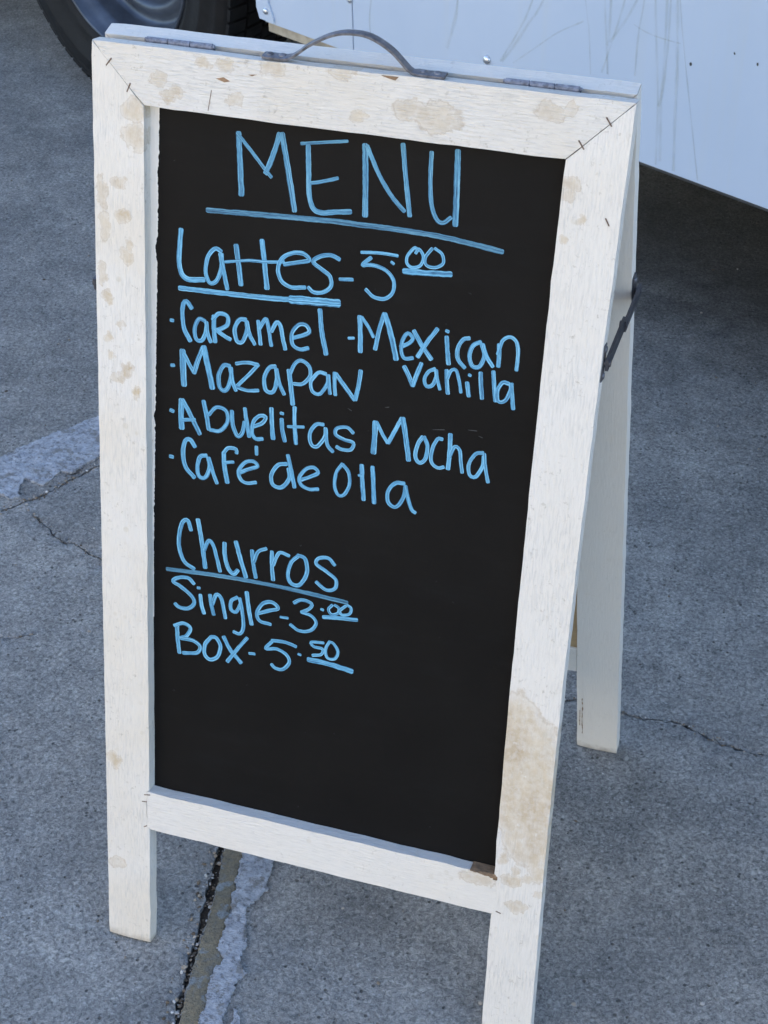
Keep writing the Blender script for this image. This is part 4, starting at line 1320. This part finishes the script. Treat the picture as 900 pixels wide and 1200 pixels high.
# ------------------------------------------------------------------ the white truck behind
truck = thing('food_truck', 'white box-bodied food truck with drip-stained side panels and black tyre', 'truck', TRUCK_ORIGIN, TRUCK_ANGLE)
TOP, X0, X1, DEPTH = 2.75, -2.9, 3.3, 2.1
ARCH0, ARCH1, ARCHZ = -1.66, -0.585, 0.84
def tpart(name, bm, mat, parent=truck, smooth=False):
    return obj_from_bm(name, bm, mat, parent, smooth)
sx = -0.339
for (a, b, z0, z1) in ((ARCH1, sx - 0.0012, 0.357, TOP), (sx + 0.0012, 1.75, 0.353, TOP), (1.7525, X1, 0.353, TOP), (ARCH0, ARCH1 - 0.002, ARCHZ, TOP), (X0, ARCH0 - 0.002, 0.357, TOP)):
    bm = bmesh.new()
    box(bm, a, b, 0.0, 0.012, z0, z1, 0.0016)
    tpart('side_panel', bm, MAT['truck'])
bm = bmesh.new()                                                     # folded strip beside the wheel arch
pts = [(-0.6040, ARCHZ), (-0.6040, 0.384), (-0.596, 0.362), (-0.5560, 0.362), (-0.5560, 0.372), (-0.5690, 0.400), (-0.5690, ARCHZ)]
fr = [bm.verts.new((s, -0.0045, z)) for s, z in pts]
bk = [bm.verts.new((s, 0.010, z)) for s, z in pts]
bm.faces.new(fr)
bm.faces.new(bk[::-1])
for i in range(len(pts)):
    bm.faces.new((fr[i], fr[(i + 1) % len(pts)], bk[(i + 1) % len(pts)], bk[i]))
tpart('arch_trim', bm, MAT['truck'])
bm = bmesh.new()
box(bm, ARCH1 + 0.002, -0.20, 0.006, 0.05, 0.336, 0.3565, 0.002)
tpart('sill', bm, MAT['sill'])
bm = bmesh.new()
box(bm, -0.199, X1, 0.004, 0.05, 0.346, 0.3525, 0.002)
tpart('sill', bm, MAT['darksill'])
bm = bmesh.new()
box(bm, X0, ARCH0, 0.006, 0.05, 0.336, 0.3565, 0.002)
tpart('sill', bm, MAT['sill'])
bm = bmesh.new()
box(bm, X0 + 0.01, ARCH0, 0.014, DEPTH - 0.014, 0.40, 0.50)
box(bm, ARCH0, ARCH1, 0.62, DEPTH - 0.62, 0.40, 0.50)
box(bm, ARCH1, X1 - 0.01, 0.014, DEPTH - 0.014, 0.40, 0.50)
box(bm, ARCH0, ARCH1, 0.014, 0.62, ARCHZ + 0.01, ARCHZ + 0.03)
box(bm, ARCH0, ARCH1, 0.62, 0.64, 0.501, ARCHZ + 0.009)
box(bm, ARCH0 - 0.02, ARCH0 - 0.001, 0.014, 0.62, 0.501, ARCHZ + 0.03)
box(bm, ARCH1 + 0.013, ARCH1 + 0.033, 0.014, 0.62, 0.501, ARCHZ + 0.03)
box(bm, X0 + 0.2, X1 - 0.2, 0.70, 0.78, 0.30, 0.399)
box(bm, X0 + 0.2, X1 - 0.2, 1.32, 1.40, 0.30, 0.399)
tpart('chassis', bm, MAT['under'])
bm = bmesh.new()
box(bm, 0.15, 1.55, 0.75, 1.30, 0.13, 0.399, 0.02)
tpart('shading_tank', bm, MAT['under'])  # unseen tank added to keep the ground underneath dark
for a in (X0 + 0.02, X1 - 0.08):
    bm = bmesh.new()
    box(bm, a, a + 0.06, 0.10, DEPTH - 0.10, 0.16, 0.399, 0.01)
    tpart('shading_bumper', bm, MAT['under'])  # low end bars added to block light under the truck
bm = bmesh.new()
box(bm, ARCH1 + 0.1, 1.75, DEPTH - 0.05, DEPTH - 0.015, 0.10, 0.399, 0.005)
tpart('shading_skirt', bm, MAT['under'])  # added to stop light leaking in from the far side
bm = bmesh.new()
box(bm, X0, X1, 0.013, DEPTH, TOP + 0.001, TOP + 0.06, 0.01)
tpart('roof', bm, MAT['truck'])
bm = bmesh.new()
box(bm, X0, X1, DEPTH - 0.012, DEPTH, 0.353, TOP, 0.0016)
tpart('far_side', bm, MAT['truck'])
for a in (X0 - 0.013, X1 + 0.001):
    bm = bmesh.new()
    box(bm, a, a + 0.012, 0.0, DEPTH, 0.353, TOP, 0.0016)
    tpart('end_panel', bm, MAT['truck'])
# unseen raised hatch on struts, added to shade the ground beside the truck
bm = bmesh.new()
box(bm, 0.30, 2.75, -0.90, 0.0, -0.03, 0.0, 0.006)
bmesh.ops.transform(bm, matrix=Matrix.Translation((0, -0.006, 2.12)) @ Matrix.Rotation(math.radians(-6), 4, 'X'), verts=bm.verts)
hatch = tpart('shading_hatch', bm, MAT['truck'])
for s in (0.37, 2.68):
    bm = bmesh.new()
    tube(bm, (s, -0.004, 1.62), (s, -0.62, 2.16), 0.011, 10)
    tpart('gas_strut', bm, MAT['blackmetal'], hatch)
# rivets and bolts
for (s, z), r in zip(RIVETS, (0.0085, 0.006, 0.0068)):
    bm = bmesh.new()
    y = -0.0045 if s < -0.55 else 0.0
    lathe(bm, [(r, 0), (r * .96, r * .25), (r * .75, r * .5), (r * .4, r * .66), (0.0002, r * .7)], (s, y, z), (0, -1, 0), (1, 0, 0), 18)
    tpart('rivet', bm, MAT['chrome'], smooth=True)
for z in (0.60, 0.9, 1.2):
    for s in (-0.352, -0.326):
        bm = bmesh.new()
        r = 0.005
        lathe(bm, [(r, 0), (r * .96, r * .25), (r * .75, r * .5), (0.0002, r * .7)], (s, 0, z), (0, -1, 0), (1, 0, 0), 14)
        tpart('rivet', bm, MAT['chrome'], smooth=True)
# dried drips and paint chips on the side panel
for i, d in enumerate(DRIPS):
    top = d[0]
    if top[1] > 0.56 and i not in (3, 14):
        dx = (d[0][0] - d[1][0]) / max(0.02, d[0][1] - d[1][1])
        d = [(top[0] + dx * 0.25, top[1] + 0.3)] + list(d)
    line = catmull(d, 0.01)
    bm = bmesh.new()
    uvl = bm.loops.layers.uv.new('UVMap')
    pr = None
    w = 0.0017 if i in (0, 3, 12, 14) else random.uniform(0.0022, 0.0042)
    for k, p in enumerate(line):
        dd = (line[min(k + 1, len(line) - 1)] - line[max(k - 1, 0)]).normalized()
        n = Vector((-dd[1], dd[0]))
        ww = w * (1 + 0.5 * fbm(p[1] * 30, i * 3.1, 1.0))
        y = -0.0006 - 0.0001 * (i % 12)
        cur = [(bm.verts.new((p[0] + n[0] * ww * s, y, p[1] + n[1] * ww * s)), (k * .1, (s + 1) / 2)) for s in (-1, 0, 1)]
        if pr:
            for q in (0, 1):
                quad = (pr[q], pr[q + 1], cur[q + 1], cur[q])
                f = bm.faces.new([x[0] for x in quad])
                for lp, x in zip(f.loops, quad):
                    lp[uvl].uv = x[1]
        pr = cur
    finish('drip_stain', bm, MAT['drip'], truck)
for s, z in CHIPS:
    bm = bmesh.new()
    r = random.uniform(0.0022, 0.0034)
    ring = [bm.verts.new((s + r * random.uniform(.6, 1.2) * math.cos(t * 1.05), -0.0004, z + 1.2 * r * random.uniform(.6, 1.2) * math.sin(t * 1.05))) for t in range(6)]
    bm.faces.new(ring)
    finish('paint_chip', bm, MAT['darksill'], truck)

# wheels
WR, WC = 0.385, -1.11
def make_wheel(s, y0, flip):
    hub = bpy.data.objects.new('wheel', None)
    hub.empty_display_size = 0.1
    hub.location = (s, y0, WR)
    if flip:
        hub.rotation_euler = (0, 0, math.pi)
    link(hub, truck)
    bm = bmesh.new()
    prof = [(0.232, 0.034), (0.243, 0.020), (0.252, 0.016), (0.258, 0.012), (0.262, 0.013), (0.285, 0.004), (0.305, 0.0), (0.309, -0.0012), (0.313, 0.0002), (0.330, 0.003), (0.345, 0.008), (0.3475, 0.0068), (0.352, 0.0095), (0.362, 0.014), (0.370, 0.022), (0.3735, 0.034), (0.3745, 0.20), (0.370, 0.214), (0.345, 0.232), (0.300, 0.236), (0.243, 0.218), (0.232, 0.206)]
    lathe(bm, prof, (0, 0, 0), (0, 1, 0), (1, 0, 0), 96)
    for f in bm.faces:
        f.smooth = True
    N = 72
    ribs = ((0.0215, 0.062), (0.069, 0.112), (0.119, 0.162), (0.169, 0.2125))
    for k in range(N):
        for j, (ya, yb) in enumerate(ribs):
            t = 2 * math.pi * (k + 0.35 * (j % 2)) / N
            dt = math.pi / N * 0.80
            c = []
            for r in (0.366, WR):
                for yy in (ya, yb):
                    sk = 0.25 * dt * (1 if yy == yb else -1)
                    rr = r - (0.007 if (r == WR and ((j == 0 and yy == ya) or (j == 3 and yy == yb))) else 0)
                    for a in (-dt, dt):
                        c.append(bm.verts.new((rr * math.cos(t + a + sk), yy, rr * math.sin(t + a + sk))))
            for q in ((0, 1, 3, 2), (4, 6, 7, 5), (0, 4, 5, 1), (2, 3, 7, 6), (0, 2, 6, 4), (1, 5, 7, 3)):
                bm.faces.new([c[i] for i in q])
    finish_n = obj_from_bm('tyre', bm, MAT['rubber'], hub)
    bm = bmesh.new()
    prof = [(0.240, 0.030), (0.2405, 0.019), (0.2375, 0.0155), (0.2335, 0.019), (0.229, 0.030), (0.222, 0.040), (0.213, 0.046), (0.207, 0.060), (0.203, 0.090), (0.197, 0.100), (0.188, 0.104), (0.178, 0.098), (0.166, 0.092), (0.154, 0.096), (0.148, 0.108), (0.140, 0.116), (0.125, 0.112), (0.110, 0.085), (0.100, 0.072), (0.075, 0.068), (0.068, 0.055), (0.060, 0.030), (0.050, 0.024), (0.0005, 0.023)]
    lathe(bm, prof, (0, 0, 0), (0, 1, 0), (1, 0, 0), 96)
    obj_from_bm('rim', bm, MAT['rim'], hub, True)
    for k in range(8):
        t = 2 * math.pi * k / 8
        bm = bmesh.new()
        rr = lathe(bm, [(0.0125, 0.085), (0.0125, 0.060), (0.008, 0.056), (0.0003, 0.055)], (0.088 * math.cos(t), 0, 0.088 * math.sin(t)), (0, 1, 0), (1, 0, 0), 6)
        obj_from_bm('wheel_nut', bm, MAT['chrome'], hub)
    return hub
make_wheel(WC, 0.018, False)
make_wheel(WC, DEPTH - 0.018, True)
make_wheel(2.25, 0.10, False)
make_wheel(2.25, DEPTH - 0.10, True)
for s in (WC, 2.25):
    bm = bmesh.new()
    tube(bm, (s, 0.25, WR), (s, DEPTH - 0.25, WR), 0.045, 16)
    tpart('axle', bm, MAT['under'])

# ------------------------------------------------------------------ cream stucco volume added unseen to bounce warm sunlight (behind the photographer)
def stucco_material():
    m = NT('cream_stucco')
    P = m.coord()
    c = m.ramp(m.noise(P, 3.0, 5, 0.6), [(0.3, (0.66, 0.57, 0.44)), (0.7, (0.74, 0.65, 0.52))])
    return m.set(color=c, rough=0.85, normal=m.bump(m.noise(P, 60, 4), 0.5, 0.004))
bounce_building = thing('bounce_building', 'unseen cream stucco volume added to bounce warm sunlight onto the sign', 'bounce_building', (-2.7, -6.5, 0.0), math.radians(-20))
bm = bmesh.new()
box(bm, -6.0, 6.0, -5.0, 0.0, 0.0, 4.6, 0.02)
obj_from_bm('wall', bm, stucco_material(), bounce_building)
bm = bmesh.new()
box(bm, -6.12, 6.12, -5.12, 0.12, 4.603, 4.8, 0.02)
obj_from_bm('parapet', bm, MAT['darksill'], bounce_building)
for xw in (-4.2, 3.2):
    bm = bmesh.new()
    box(bm, xw - 0.6, xw + 0.6, -0.05, 0.03, 1.0, 2.2, 0.01)
    wf = obj_from_bm('window', bm, MAT['darksill'], bounce_building)
    bm = bmesh.new()
    box(bm, xw - 0.54, xw + 0.54, -0.04, 0.034, 1.06, 2.14, 0.0)
    obj_from_bm('pane', bm, simple('dark_glass', (0.03, 0.035, 0.04), 0.1), wf)
